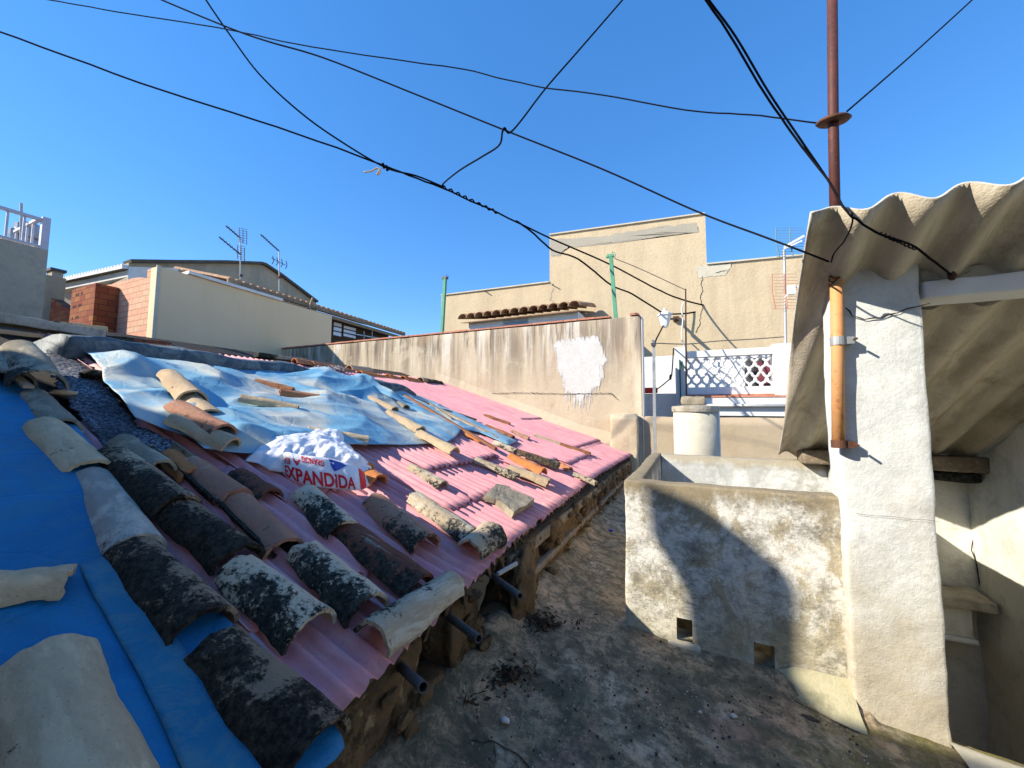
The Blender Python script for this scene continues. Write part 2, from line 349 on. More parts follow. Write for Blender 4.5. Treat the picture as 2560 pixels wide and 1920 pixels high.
# terrace floor
t = NT('mossy_terrace_concrete', .95, .12); v = t.coord()
c = t.mix(t.ramp(t.noise(2.2, v, 8, .62, .4), [(.36, 0), (.64, 1)]), (.58, .42, .26), (.40, .31, .20))
c = t.mix(t.ramp(t.noise(5.5, v, 10, .74, .5), [(.46, 0), (.60, 1)]), c, (.25, .225, .15))
c = t.mix(t.ramp(t.noise(3.1, t.coord((1, 1, 1), rot=(0, 0, 1)), 9, .7), [(.54, 0), (.64, .9)]), c, (.52, .44, .32))
c = t.mix(t.ramp(t.noise(1.7, t.coord((1, 1, 1), rot=(0, 0, 2)), 9, .7, .6), [(.56, 0), (.64, .7)]), c, (.34, .20, .155))
mossk = t.math('MULTIPLY', t.ramp(t.noise(2.6, v, 8, .7), [(.44, 0), (.58, 1)]), t.ramp(t.math('SUBTRACT', t.math('ADD', t.xyz(v, 0), .2), t.math('MULTIPLY', t.xyz(v, 1), -.0)), [(0.0, 0), (.8, .8)]))
c = t.mix(t.ramp(t.noise(13, v, 10, .8, .4), [(.47, 0), (.55, .8)]), c, (.13, .115, .08))
fr = t.ramp(t.math('ADD', t.xyz(v, 1), t.math('MULTIPLY', t.noise(3, v, 8, .7), .9)), [(.0, 1), (1, 1)])
c = t.mix(t.math('MULTIPLY', t.ramp(t.noise(4, t.coord((1, 1, 1), rot=(0, 0, .7)), 10, .78, .6), [(.46, 0), (.56, .85)]), t.ramp(t.math('MULTIPLY', t.xyz(v, 1), .4), [(.55, 1), (.95, .1)])), c, (.085, .088, .060))
c = t.mix(mossk, c, (.13, .12, .025))
c = t.mix(t.ramp(t.noise(38, v, 9, .8), [(.49, 0), (.66, .75)]), c, (.10, .085, .06))
c = t.mix(t.ramp(t.noise(60, t.coord((1, 1, 1), rot=(0, 0, .5)), 6, .8), [(.60, 0), (.72, .8)]), c, (.42, .40, .35))
n = t.bump(t.noise(9, v, 10, .68, .3), .03, .6); n = t.bump(t.noise(70, v, 7, .72), .006, .9, n)
M_FLOOR = t.done(c, n)
# fibre cement
t = NT('weathered_fibre_cement', .95, .1); v = t.coord(); vs = t.coord((3.2, .5, 1))
c = t.mix(t.ramp(t.noise(2.4, vs, 7, .6), [(.36, 0), (.64, 1)]), (.58, .51, .39), (.38, .33, .24))
c = t.mix(t.ramp(t.noise(5, vs, 8, .7, .4), [(.52, 0), (.68, .7)]), c, (.66, .60, .47))
c = t.mix(t.ramp(t.noise(4.2, v, 9, .72), [(.52, 0), (.66, .6)]), c, (.24, .20, .14))
n = t.bump(t.noise(25, v, 7, .65), .006, .5); n = t.bump(t.vor(130, t.coord((1, .7, 1))), .0015, .8, n)
M_FIBRE = t.done(c, n)
M_FIBRECUT = simple('pale_cut_fibre_edge', (.58, .55, .48), (.42, .40, .34), 30, .95, .001)
# hollow brick wall
t = NT('hollow_brick_wall', .9, .15); v = t.coord((1, 1, 1), rot=(R_(90), 0, 0))
br = t.n.new('ShaderNodeTexBrick'); br.offset = .5; br.inputs['Scale'].default_value = 1.0
br.inputs['Brick Width'].default_value = .25; br.inputs['Row Height'].default_value = .115; br.inputs['Mortar Size'].default_value = .006
br.inputs['Color1'].default_value = (.62, .30, .19, 1); br.inputs['Color2'].default_value = (.58, .38, .24, 1); br.inputs['Mortar'].default_value = (.30, .19, .13, 1)
br.inputs['Bias'].default_value = -.1
v0 = t.coord(); cb_ = t.n.new('ShaderNodeCombineXYZ'); t.l.new(t.math('ADD', t.xyz(v0, 0), t.xyz(v0, 1)), cb_.inputs[0]); t.l.new(t.math('ADD', t.xyz(v0, 2), t.math('MULTIPLY', t.noise(1.2, v0), .03)), cb_.inputs[1]); t.l.new(cb_.outputs[0], br.inputs['Vector'])
c = t.mix(t.ramp(t.noise(3, t.coord(), 8, .7), [(.4, 0), (.7, .6)]), br.outputs[0], (.55, .26, .18))
c = t.mix(t.ramp(t.noise(14, t.coord((1, 1, 2)), 8, .7), [(.5, 0), (.75, .5)]), c, (.66, .46, .32))
n = t.bump(br.outputs[1], .012, .8); n = t.bump(t.noise(30, t.coord(), 6), .006, .6, n)
n.node.inputs['Strength'].default_value = .6
M_BRICK = t.done(c, n)
M_COPING = simple('red_clay_coping', (.42, .15, .09), (.52, .24, .15), 9, .85, .003, dirt=(.50, .42, .34))
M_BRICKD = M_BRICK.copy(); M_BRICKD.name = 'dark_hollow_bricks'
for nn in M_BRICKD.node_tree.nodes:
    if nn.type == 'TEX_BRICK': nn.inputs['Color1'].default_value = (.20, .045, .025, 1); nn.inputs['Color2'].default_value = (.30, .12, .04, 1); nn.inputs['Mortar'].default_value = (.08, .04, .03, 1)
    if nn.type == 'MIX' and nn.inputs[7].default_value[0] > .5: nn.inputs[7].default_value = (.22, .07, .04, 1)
# granular tar felt
t = NT('tar_felt_with_grit', .9, .2); v = t.coord()
c = t.mix(t.ramp(t.noise(75, v, 6, .75), [(.46, 0), (.58, 1)]), (.035, .036, .042), (.30, .31, .34))
c = t.mix(t.ramp(t.noise(4, v, 6, .6), [(.4, 0), (.7, .7)]), c, (.03, .03, .035))
M_TAR = t.done(c, t.bump(t.noise(90, v, 6, .7), .006, 1))
M_WOOD = simple('weathered_wood', (.26, .21, .15), (.16, .12, .08), 12, .85, .003, dirt=(.40, .36, .30))
M_BROWNWOOD = simple('brown_painted_strip', (.24, .10, .045), (.18, .075, .035), 10, .6, .001)
M_DARKWOOD = simple('dark_stained_wood', (.06, .035, .02), (.035, .022, .014), 8, .7, .002)
M_DECK = simple('dark_roof_deck', (.05, .04, .03), (.03, .025, .02), 8, .95, .004)
M_PIPE_BROWN = simple('brown_rusty_pole', (.11, .035, .025), (.07, .028, .022), 22, .6, .001, dirt=(.16, .06, .035))
M_PIPE_ORANGE = simple('orange_primer_pole', (.66, .30, .10), (.50, .27, .13), 7, .6, .001, dirt=(.36, .14, .06))
M_GALV = simple('galvanised_metal', (.40, .41, .41), (.32, .33, .33), 20, .5, .0006, metal=.4)
M_RUSTRING = simple('rusty_metal', (.13, .055, .03), (.07, .035, .022), 25, .75, .001)
M_DARKPIPE = simple('dark_plastic_pipe', (.06, .058, .055), (.11, .10, .095), 18, .6, .001)
M_WIRE = simple('black_cable', (.008, .007, .009), (.012, .011, .012), 30, .95, .0004, spec=.03)
M_THIN = simple('grey_thin_wire', (.22, .20, .16), (.12, .10, .08), 30, .6, .0003)
M_GREEN = simple('green_painted_post', (.07, .26, .15), (.10, .33, .20), 8, .6, .001)
M_ROOFTILE = simple('clay_roof_tiles', (.40, .24, .14), (.26, .15, .09), 5, .9, .004, dirt=(.50, .40, .28))
M_DARKTILE = simple('dark_old_roof_tiles', (.12, .10, .08), (.08, .07, .055), 5, .9, .004)
M_GLASS = simple('pale_window_glass', (.60, .66, .74), (.52, .58, .68), 1.5, .15, .0002, spec=.5)
M_GLASSD = simple('grey_window_glass', (.16, .18, .19), (.24, .26, .27), 2, .15, .0002, spec=.5)
M_REDPL = simple('red_plastic', (.62, .02, .015), (.5, .02, .015), 4, .4, .0003, spec=.5)
M_BLUEPL = simple('blue_plastic_cap', (.01, .04, .5), (.01, .05, .4), 4, .4, .0003, spec=.5)
M_RAIL = simple('lilac_white_rail_paint', (.52, .52, .60), (.45, .45, .52), 5, .6, .0004)
M_STEEL = simple('dull_steel_cowl', (.35, .36, .37), (.22, .22, .23), 3, .35, .001, metal=.7)
M_DARK = simple('dark_metal', (.05, .05, .05), (.08, .08, .08), 6, .5, .001)
M_STONE = simple('rough_stone', (.36, .31, .22), (.24, .20, .14), 14, .95, .006, dirt=(.10, .09, .06))
M_GRITW = simple('white_grit', (.6, .6, .6), (.3, .3, .3), 60, .9, .002)
M_DIRT = simple('dark_earth_pellets', (.045, .038, .028), (.08, .06, .045), 20, .95, .002)
M_LITTER = simple('brown_leaf_litter', (.07, .042, .025), (.035, .026, .018), 20, .95, .002)
M_CHIP = simple('pale_plaster_chips', (.62, .60, .54), (.48, .44, .38), 20, .9, .001)
M_BOX = simple('white_lamp_paint', (.70, .72, .74), (.62, .64, .66), 20, .5, .0004)
M_MAROON = simple('maroon_cloth', (.20, .05, .06), (.14, .03, .05), 8, .9, .002)
M_ANTORANGE = simple('orange_antenna_metal', (.55, .25, .15), (.45, .2, .12), 8, .5, .0003)
M_ANTBLUE = simple('blue_grey_antenna_metal', (.10, .20, .24), (.14, .24, .28), 8, .5, .0003)
t = NT('white_plastic_bag_film', .38, .4); v = t.coord()
c = t.mix(t.ramp(t.noise(9, v, 8, .7, .6), [(.4, 0), (.7, 1)]), (.76, .77, .79), (.68, .67, .70))
t.b.inputs['Subsurface Weight'].default_value = 0
M_BAG = t.done(c, t.bump(t.noise(16, v, 7, .6, 1.2), .010, .8))
M_BAGRED = simple('red_bag_print', (.66, .015, .03), (.6, .012, .03), 9, .5, .0003)
M_BAGBLUE = simple('blue_bag_print', (.03, .07, .36), (.03, .06, .3), 9, .5, .0003)

# ---------------------------------------------------------------- far ground
g = MB(); g.add([(-600, -600, -7), (600, -600, -7), (600, 600, -7), (-600, 600, -7)], [(0, 1, 2, 3)])
tag(g.build('ground', M_LOWWALL), 'street level ground far below the roofs', kind='structure')
# ---------------------------------------------------------------- terrace floor
def terrace():
    V = []; F = []; idx = {}
    xs = [-.95+i*.022 for i in range(150)]; ys = [-1+i*.024 for i in range(293)]
    for i, x in enumerate(xs):
        for j, y in enumerate(ys):
            z = zg(x, y)+.014*fbm((x, y, 0), 2.4, 3)+.006*abs(fbm((x, y, 0), 14, 9, 3))
            dx = -.80-x                                   # soil heaps up against the shed wall
            z += .05*math.exp(-((x+.80)/.10)**2)*(1+.8*N3((x, y, 0), 4, 5))
            d2 = y-1.95 if x > .5 else y-2.0
            if -.32 < x < .6: z += .05*math.exp(-((y-2.02)/.07)**2)*max(0, min(1, (x+.05)*2.5))
            idx[i, j] = len(V); V.append((x, y, z))
    for i in range(len(xs)-1):
        for j in range(len(ys)-1):
            if xs[i] > .83 and ys[j] > 2.0: continue
            F.append((idx[i, j], idx[i+1, j], idx[i+1, j+1], idx[i, j+1]))
    o = mk('terrace_floor', V, F, M_FLOOR, smooth=True)
    return tag(o, 'mossy cracked concrete floor of the terrace', kind='structure')
terrace()
b = MB(); b.box(-.95, .83, -1, 6.0, -7, -1.30); b.box(.831, 2.35, -1, 1.99, -7, -1.32)
tag(b.build('terrace_base', M_LOWWALL), 'solid building mass that carries the terrace', kind='structure')

def floorpt(x, y):
    p = PZ(x, y, -1.09)
    for _ in range(4): p = PZ(x, y, zg(p.x, p.y)+.004)
    return p
# ---------------------------------------------------------------- shed with the pink roof
shed = thing('shed', (-2.5, 2.5, -1.1), 'low pitched shed covered in pink corrugated sheets, tiles and tarps', 'shed')
dk = MB(); a = RP(-5.2, -.95, -.03); b_ = RP(-.80, -.95, -.03); c_ = RP(-.80, 5.94, -.03); d_ = RP(-5.2, 5.94, -.03)
dk.prism([a, b_, c_, d_], NR*-.03); fixn(dk.build('roof_deck', M_DECK, shed))
PITCH_W = .061
def eave(Y):       # the ragged eave line runs in and out
    pts = [(-2, -.72), (.67, -.716), (1.02, -.744), (1.68, -.796), (3.57, -.842), (6.1, -.796)]
    for (y0, x0), (y1, x1) in zip(pts, pts[1:]):
        if y0 <= Y <= y1: return x0+(x1-x0)*(Y-y0)/(y1-y0)
    return -.8
def sheet(Y0, Y1, X0, X1, h, seed, rag=.012, tilt=0, ph=0, step=.0071):
    V = []; F = []; n = int((Y1-Y0)/step); m = max(6, int((X1-X0 if X1 is not None else 1.6)/.06))
    for i in range(n+1):
        Y = Y0+(Y1-Y0)*i/n; lo = X1 if X1 is not None else eave(Y)
        lo += rag*(noise.noise(Vector((Y*19+seed, 0, seed)))+.7*noise.noise(Vector((Y*60, seed, 0))))+.0
        bite = noise.noise(Vector((Y*5.5+seed*3, 2, 0)))
        if bite > .36: lo -= (bite-.36)*.16
        for j in range(m+1):
            X = X0+(lo-X0)*(j/m)
            hh = h+.0125*math.sin(2*math.pi*(Y/PITCH_W)+ph)+.010*N3((X, Y, 0), 1.6, seed)+tilt*(X-X0)
            hh += .004*N3((X, Y, 0), 8, seed)
            V.append(RP(X, Y, hh))
    for i in range(n):
        for j in range(m): F.append((i*(m+1)+j, i*(m+1)+j+1, (i+1)*(m+1)+j+1, (i+1)*(m+1)+j))
    o = mk('corrugated_sheet', V, F, M_PINK, shed, True)
    md = o.modifiers.new('thickness', 'SOLIDIFY'); md.thickness = .0025; md.offset = -1
    return o
sheet(.47, 1.64, -2.6, None, .008, 1)
sheet(1.60, 2.55, -2.6, None, .014, 2, ph=.6)
sheet(2.50, 3.42, -2.6, None, .010, 3, ph=1.1)
sheet(3.36, 4.42, -2.6, None, .015, 4, ph=.2)
sheet(4.36, 5.93, -2.6, None, .022, 5, ph=1.9, rag=.02)
sheet(1.05, 2.02, -4.4, -1.55, .030, 6, ph=.3)
sheet(1.98, 2.92, -4.4, -1.50, .038, 7, ph=.9, tilt=.004)
sheet(2.88, 3.70, -4.4, -1.22, .033, 8, ph=1.4)
sheet(3.66, 4.60, -4.4, -1.10, .040, 9, ph=.1)
sheet(4.55, 5.94, -4.4, -1.30, .045, 10, ph=1.2)
sheet(5.15, 5.95, -4.4, -2.25, .058, 11, ph=.7)
sheet(.62, 1.10, -1.9, -1.02, .024, 12, ph=1.0, rag=.03)
sheet(1.70, 2.30, -1.9, -1.13, .028, 13, ph=.4, rag=.02)
# wall under the eave: rough piers of mud plaster with openings between them
def mudpier(y0, y1, z1, seed, x=-.80):
    mb = rbox(x-.16, x, y0, y1, -1.16, z1, .02, .035, 7, .03, seed)
    return mb.build('wall_pier', M_MUD, shed, True)
for i, (y0, y1, zt) in enumerate([(-.95, 1.04, -.70), (1.22, 1.42, -.71), (1.74, 2.14, -.70), (2.30, 2.95, -.70), (3.08, 3.66, -.69), (3.80, 4.7, -.68), (4.8, 5.94, -.68)]):
    mudpier(y0, y1, zt, i*3.1)
for y0, y1, s_ in [(1.04, 1.22, 1), (1.42, 1.74, 2), (2.14, 2.30, 3), (2.95, 3.08, 4), (3.66, 3.80, 5), (4.7, 4.8, 6)]:
    rbox(-.93, -.81, y0-.02, y1+.02, -1.16, -.93, .03, .02, 9, .015, s_).build('opening_sill', M_MUD, shed, True)
mb = MB(); mb.box(-1.5, -1.46, -.9, 5.9, -1.2, -.47); mb.build('inner_wall', M_DECK, shed)
# long boards and a cornice under the far eave
mb = MB()
rbox(-.815, -.775, 1.9, 5.9, -.885, -.845, .05, .006, 9, .008, 4, mb)
rbox(-.83, -.80, 1.72, 5.9, -.765, -.700, .05, .006, 9, .008, 5, mb); mb.build('eave_board', M_WOOD, shed, True)
mb = MB()
a = RP(-.735, .62, -.012); b_ = RP(-.79, 1.30, -.012); mb.bar(a, b_, .022, .012, NR)
mb.build('eave_batten', M_WOOD, shed)
mb = MB()
for i in range(70):                                      # torn brown fibre hanging from the eave
    Y = random.uniform(1.05, 4.6); X = eave(Y)-.02
    p = RP(X, Y, -.01); q = p+Vector((random.uniform(-.01, .03), random.uniform(-.05, .05), random.uniform(-.075, -.02)))
    mb.add([p, p+Vector((0, random.uniform(.01, .04), 0)), q+Vector((.004, .012, 0)), q], [(0, 1, 2, 3)])
o = mb.build('torn_fibre_edge', M_MUD, shed); tag(o, kind='stuff'); o.modifiers.new('t', 'SOLIDIFY').thickness = .004
for (x0, y0, x1, y1) in [(1000, 1665, 1058, 1718), (1120, 1540, 1197, 1597), (1238, 1445, 1300, 1490)]:
    p = PX(x0, y0, -.78); q = PX(x1, y1, -.60)
    mb = MB(); d = (q-p); mb.tube([p-d*.6, p, q], .0130, 12, caps=False); mb.tube([p-d*.6, p, q], .0100, 12, caps=False)
    n_ = 12
    V = []; F = []
    dd = d.normalized(); u = dd.cross(Vector((0, 0, 1))).normalized(); v2 = u.cross(dd)
    for k in range(n_):
        a_ = 2*math.pi*k/n_; e = u*math.cos(a_)+v2*math.sin(a_); V += [q+e*.0130, q+e*.0100]
    F = [(2*k, (2*k+2) % 24, (2*k+3) % 24, 2*k+1) for k in range(n_)]; mb.add(V, F)
    mb.build('drain_pipe', M_DARKPIPE, shed, True)
rub = MB(); bm = bmesh.new(); bmesh.ops.create_icosphere(bm, subdivisions=2, radius=1); IV = [v.co.copy() for v in bm.verts]; IF = [tuple(v.index for v in f.verts) for f in bm.faces]; bm.free()
for i in range(230):
    Y = .45+5.3*random.random()**1.6; Z = random.uniform(-1.03, -.70); sz = random.uniform(.012, .042); X = -.805+random.uniform(-.01, .035)*(1.3 if Z < -.95 else 1)
    if any(a-.0 < Y < b2 for a, b2 in ((1.04, 1.22), (1.42, 1.74), (2.14, 2.30))) and Z > -.95: continue
    sc = (random.uniform(.5, 1), random.uniform(.8, 1.6), random.uniform(.5, 1))
    rub.add([Vector((X, Y, Z))+Vector((v.x*sc[0], v.y*sc[1], v.z*sc[2]))*sz*(1+.45*N3(v, 1.3, i)) for v in IV], IF)
tag(rub.build('rubble', M_MUD, shed), kind='stuff')
# a clay lump, built like a broken flue, against the wall
def lump(name, c, sx, sy, sz, mat, parent=None, seed=0, amp=.25, sub_=4, lab=None, cat=None, freq=4, flat=None, group=None):
    bm = bmesh.new(); bmesh.ops.create_icosphere(bm, subdivisions=sub_, radius=1)
    V = []
    for v in bm.verts:
        q = v.co*(1+amp*fbm(v.co, freq*.5, seed)); V.append(Vector(c)+Vector((q.x*sx, q.y*sy, max(q.z, flat if flat is not None else -9)*sz)))
    F = [tuple(x.index for x in f.verts) for f in bm.faces]; bm.free()
    o = mk(name, V, F, mat, parent, True)
    if lab: tag(o, lab, cat, group)
    return o
lump('clay_flue', (-.77, 1.80, -.88), .055, .13, .17, M_MUD, shed, 3, .35, 4)
mb = MB(); mb.bar(PX(1245, 1435, -.70), PX(1292, 1408, -.68), .012, .012); mb.build('stub_rod', M_GALV, shed)

# ---------------------------------------------------------------- cloth and patches that follow the roof
def inpoly(x, y, P):
    c = False; j = len(P)-1
    for i in range(len(P)):
        if (P[i][1] > y) != (P[j][1] > y) and x < (P[j][0]-P[i][0])*(y-P[i][1])/(P[j][1]-P[i][1])+P[i][0]: c = not c
        j = i
    return c
def nearest(x, y, P):
    best = 9e9; bp = None
    for i in range(len(P)):
        ax, ay = P[i-1]; bx, by = P[i]; dx, dy = bx-ax, by-ay; l = dx*dx+dy*dy
        t_ = 0 if l == 0 else max(0, min(1, ((x-ax)*dx+(y-ay)*dy)/l)); qx, qy = ax+dx*t_, ay+dy*t_
        d = (qx-x)**2+(qy-y)**2
        if d < best: best = d; bp = (qx, qy)
    return math.sqrt(best), bp
inpoly_, nearest_ = inpoly, nearest
def patch(name, poly, hf, mat, cell=.012, parent=None, px=True, thick=.003, jag=0):
    if px: P = [(p.x, p.y) for p in (roof(a, b_, .02) for a, b_ in poly)]
    else: P = poly
    if jag:
        Q = []
        for i in range(len(P)):
            ax, ay = P[i-1]; bx, by = P[i]; L = math.hypot(bx-ax, by-ay); n = max(1, int(L/.03))
            for k in range(n):
                t_ = k/n; Q.append((ax+(bx-ax)*t_+jag*noise.noise(Vector((ax+i, k*1.3, 0))), ay+(by-ay)*t_+jag*noise.noise(Vector((k*1.3, ay+i, 5)))))
        P = Q
    x0 = min(p[0] for p in P); x1 = max(p[0] for p in P); y0 = min(p[1] for p in P); y1 = max(p[1] for p in P)
    nx = int((x1-x0)/cell)+1; ny = int((y1-y0)/cell)+1; cells = set(); used = {}
    for i in range(nx):
        for j in range(ny):
            if inpoly(x0+(i+.5)*cell, y0+(j+.5)*cell, P): cells.add((i, j))
    V = []; F = []
    def vid(i, j):
        if (i, j) in used: return used[i, j]
        x, y = x0+i*cell, y0+j*cell; d, q = nearest(x, y, P)
        if not all((i+a, j+b2) in cells for a in (0, -1) for b2 in (0, -1)): x, y = q; d = 0
        used[i, j] = len(V); V.append(RP(x, y, hf(x, y, d))); return used[i, j]
    for (i, j) in sorted(cells): F.append((vid(i, j), vid(i+1, j), vid(i+1, j+1), vid(i, j+1)))
    o = mk(name, V, F, mat, parent, True)
    if thick: md = o.modifiers.new('t', 'SOLIDIFY'); md.thickness = thick; md.offset = -1
    return o
def ridged(x, y, f, s): return (1-abs(noise.noise(Vector((x*f, y*f, s)))*2))
def fold_h(x, y, d):
    # the cloth lies in long folds that run roughly across the view and merge and split
    u = x*.86+y*.51; v_ = -x*.51+y*.86
    wx = .30*noise.noise(Vector((u*.9, v_*1.4, 4))); wy = .22*noise.noise(Vector((u*1.3, v_*1.1, 9)))
    def sharp(t): return max(0, 1-abs(t)*2.1)**1.25
    a = sharp(noise.noise(Vector((u*.80+wx, v_*2.1+wy*2, 1.0)))); b2 = sharp(noise.noise(Vector((u*1.6+wx*2, v_*3.6+wy*3, 6.0))))
    c2 = sharp(noise.noise(Vector((u*3.2+wx*3, v_*6.5+wx*2, 3.0)))); e2 = sharp(noise.noise(Vector((v_*2.0+wy*3, u*2.2, 15.0))))
    m_ = max(.2, min(1.2, .7+1.3*noise.noise(Vector((u*1.1, v_*1.3, 20)))))
    h = (.080*a+.055*b2+.034*e2)*m_+.014*c2
    h *= max(.25, min(1, (x+4.1)/.7))
    return .062+h*min(1, .30+d*4)
tarp_poly = [(190, 872), (240, 866), (420, 885), (640, 925), (860, 965), (1020, 985), (1060, 1005), (1118, 1052), (1150, 1085), (1128, 1112), (1105, 1122), (1000, 1130), (864, 1137), (740, 1155),
             (621, 1158), (555, 1158), (500, 1153), (476, 1124), (425, 1104), (330, 1066), (307, 1032), (278, 1000), (252, 974), (247, 950), (215, 915)]
o = patch('faded_tarp', tarp_poly, fold_h, M_TARP, .0115, thick=.002)
tag(o, 'faded pale blue tarpaulin lying crumpled over the upper roof below the ridge', 'tarpaulin')
o = patch('tarp_strip', [(1010, 985), (1080, 1010), (1150, 1045), (1235, 1085), (1290, 1112), (1268, 1122), (1195, 1090), (1150, 1082), (1105, 1052), (1050, 1015)],
          lambda x, y, d: .062+.02*ridged(x, y, 4, 2)*min(1, d*20), M_TARP, .016, thick=.002)
tag(o, 'narrow crumpled strip of blue tarpaulin beneath the wooden laths', 'tarpaulin')
# near tarp: (in roof X, Y) it runs from the left frame edge down to the eave
def near_h(x, y, d):
    h = .052+.016*math.sin(x*3.1+y*2)*.5+.012*fbm((x, y, 0), 1.5, 4, 3)
    k = (x*.35+y-.05*math.sin(x*3)); h += .010*math.exp(-((k-(-.35))/.018)**2)
    return h
nP = [(p.x, p.y) for p in (roof(a, b_, .02) for a, b_ in [(-250, 880), (0, 925), (100, 985), (200, 1100), (300, 1250), (400, 1385), (470, 1480), (560, 1568), (700, 1700), (800, 1800), (842, 1860), (850, 1900)])]+[(-.69, .1), (-.70, -.9), (-3.9, -.9)]
o = patch('smooth_tarp', nP, near_h, M_TARP2, .02, px=False, thick=.002)
tag(o, 'vivid blue tarpaulin stretched smooth over the near roof edge', 'tarpaulin')
seam = [(195, 1380), (222, 1440), (254, 1490), (300, 1570), (345, 1650), (404, 1764), (440, 1840), (482, 1920), (520, 1990)]
sp = [roof(x, y, .075) for x, y in seam]
sp2 = spline(sp, 5); V = []; F = []
o2 = MB()
rt = spline([roof(x, y, .070) for x, y in [(300, 1350), (345, 1440), (410, 1530), (470, 1610), (510, 1690), (560, 1760), (620, 1840), (680, 1920), (740, 1990)]], 5)
wv = []; wf = []
for i, (a, b_) in enumerate(zip(sp2, rt)):
    for k in range(9):
        t_ = k/8; p = a.lerp(b_, t_); hh = .002+near_h(p.x, p.y, 1)+.003*N3(p, 9)
        wv.append(RP(p.x, p.y, hh+.004))
    if i: wf += [((i-1)*9+k, i*9+k, i*9+k+1, (i-1)*9+k+1) for k in range(8)]
o = mk('tarp_border', wv, wf, M_TARP3, None, True); o.modifiers.new('t', 'SOLIDIFY').thickness = .003
tag(o, 'weathered grey-blue strip of tarpaulin folded along the near tile row', 'tarpaulin')
tar = patch('tar_felt', [(120, 850), (190, 860), (250, 880), (260, 960), (340, 1060), (425, 1110), (440, 1170), (330, 1150), (250, 1110), (170, 1010), (120, 930)],
            lambda x, y, d: .030+.014*fbm((x, y, 0), 6, 3)+.008*fbm((x, y, 0), 30, 3), M_TAR, .014, parent=shed, thick=.004, jag=.04)

# ---------------------------------------------------------------- roof tiles
def tile(pu, pl, rl=.1, ru=None, mat='cream', chan=False, seed=0, nrm=None, tm=84, brk=0, jag=.008):
    """half-barrel tile: pu, pl = points on the crest line at the upper and lower end"""
    rl *= .80; nrm = nrm or NR; ru = ru*.80 if ru is not None else rl*.80
    a = (pl-pu); L = a.length; a.normalize(); z = (nrm-a*nrm.dot(a)).normalized(); y = z.cross(a)
    org = (pu+pl)/2
    NXs, NA, th = 24, 26, .0115; T = R_(tm); outer = []; inner = []
    for i in range(NXs+1):
        s = i/NXs; r = ru+(rl-ru)*s+.0025*math.sin(s*9+seed)
        for k in range(NA+1):
            q = -1+2*k/NA
            edge = 1-.06*abs(noise.noise(Vector((s*7, seed, 1 if q > 0 else -1))))-.10*max(0, noise.noise(Vector((s*5, seed*1.7, 5 if q > 0 else -5)))-.25)
            ang = q*T*edge
            dx = 0
            if i in (0, NXs): dx = jag*noise.noise(Vector((q*3, seed*2.1, i)))*(1.6 if i == 0 else 1)+(1 if i == 0 else -1)*(.010*max(0, noise.noise(Vector((q*7, seed*3.3, i)))-.05)+.02*max(0, noise.noise(Vector((q*4, seed*5.1, i+4)))-.35))
            dx += brk*max(0, q*(1 if seed % 2 else -1))*(s**6)*-1
            rr = r+.0045*noise.noise(Vector((s*4, q*2+seed, seed)))+.0015*noise.noise(Vector((s*16, q*9, seed)))
            x = -L/2+L*s+dx
            fl = -1 if chan else 1
            for rad, arr in ((rr, outer), (rr-th, inner)):
                arr.append(org+a*x+y*(rad*math.sin(ang))+z*(fl*(rad*math.cos(ang)-r)))
    M_ = NA+1; mb = MB(); g1 = [(i*M_+k, (i+1)*M_+k, (i+1)*M_+k+1, i*M_+k+1) for i in range(NXs) for k in range(NA)]
    if chan: mb.add(outer, [f[::-1] for f in g1]); mb.add(inner, g1)
    else: mb.add(outer, g1); mb.add(inner, [f[::-1] for f in g1])
    for i in (0, NXs):
        e = [outer[i*M_+k] for k in range(M_)]+[inner[i*M_+k] for k in range(M_)]
        mb.add(e, [(k, k+1, M_+k+1, M_+k) for k in range(NA)])
    for k in (0, NA):
        e = [outer[i*M_+k] for i in range(NXs+1)]+[inner[i*M_+k] for i in range(NXs+1)]
        mb.add(e, [(i, i+1, NXs+1+i+1, NXs+1+i) for i in range(NXs)])
    me = bpy.data.meshes.new('roof_tile'); rot = Matrix((a, y, z)).transposed().to_4x4(); inv = rot.inverted()
    base = org-z*rl*(1-math.cos(T))
    me.from_pydata([tuple(inv @ (v-base)) for v in mb.V], [], mb.F); me.update(); me.polygons.foreach_set('use_smooth', [True]*len(me.polygons))
    me.materials.append(TM[mat]); o = bpy.data.objects.new('roof_tile', me); scene.collection.objects.link(o)
    bm = bmesh.new(); bm.from_mesh(me); bmesh.ops.recalc_face_normals(bm, faces=bm.faces); bm.to_mesh(me); bm.free()
    o.matrix_world = Matrix.Translation(base) @ rot
    return o
GT = 'loose clay roof tiles on the shed roof'
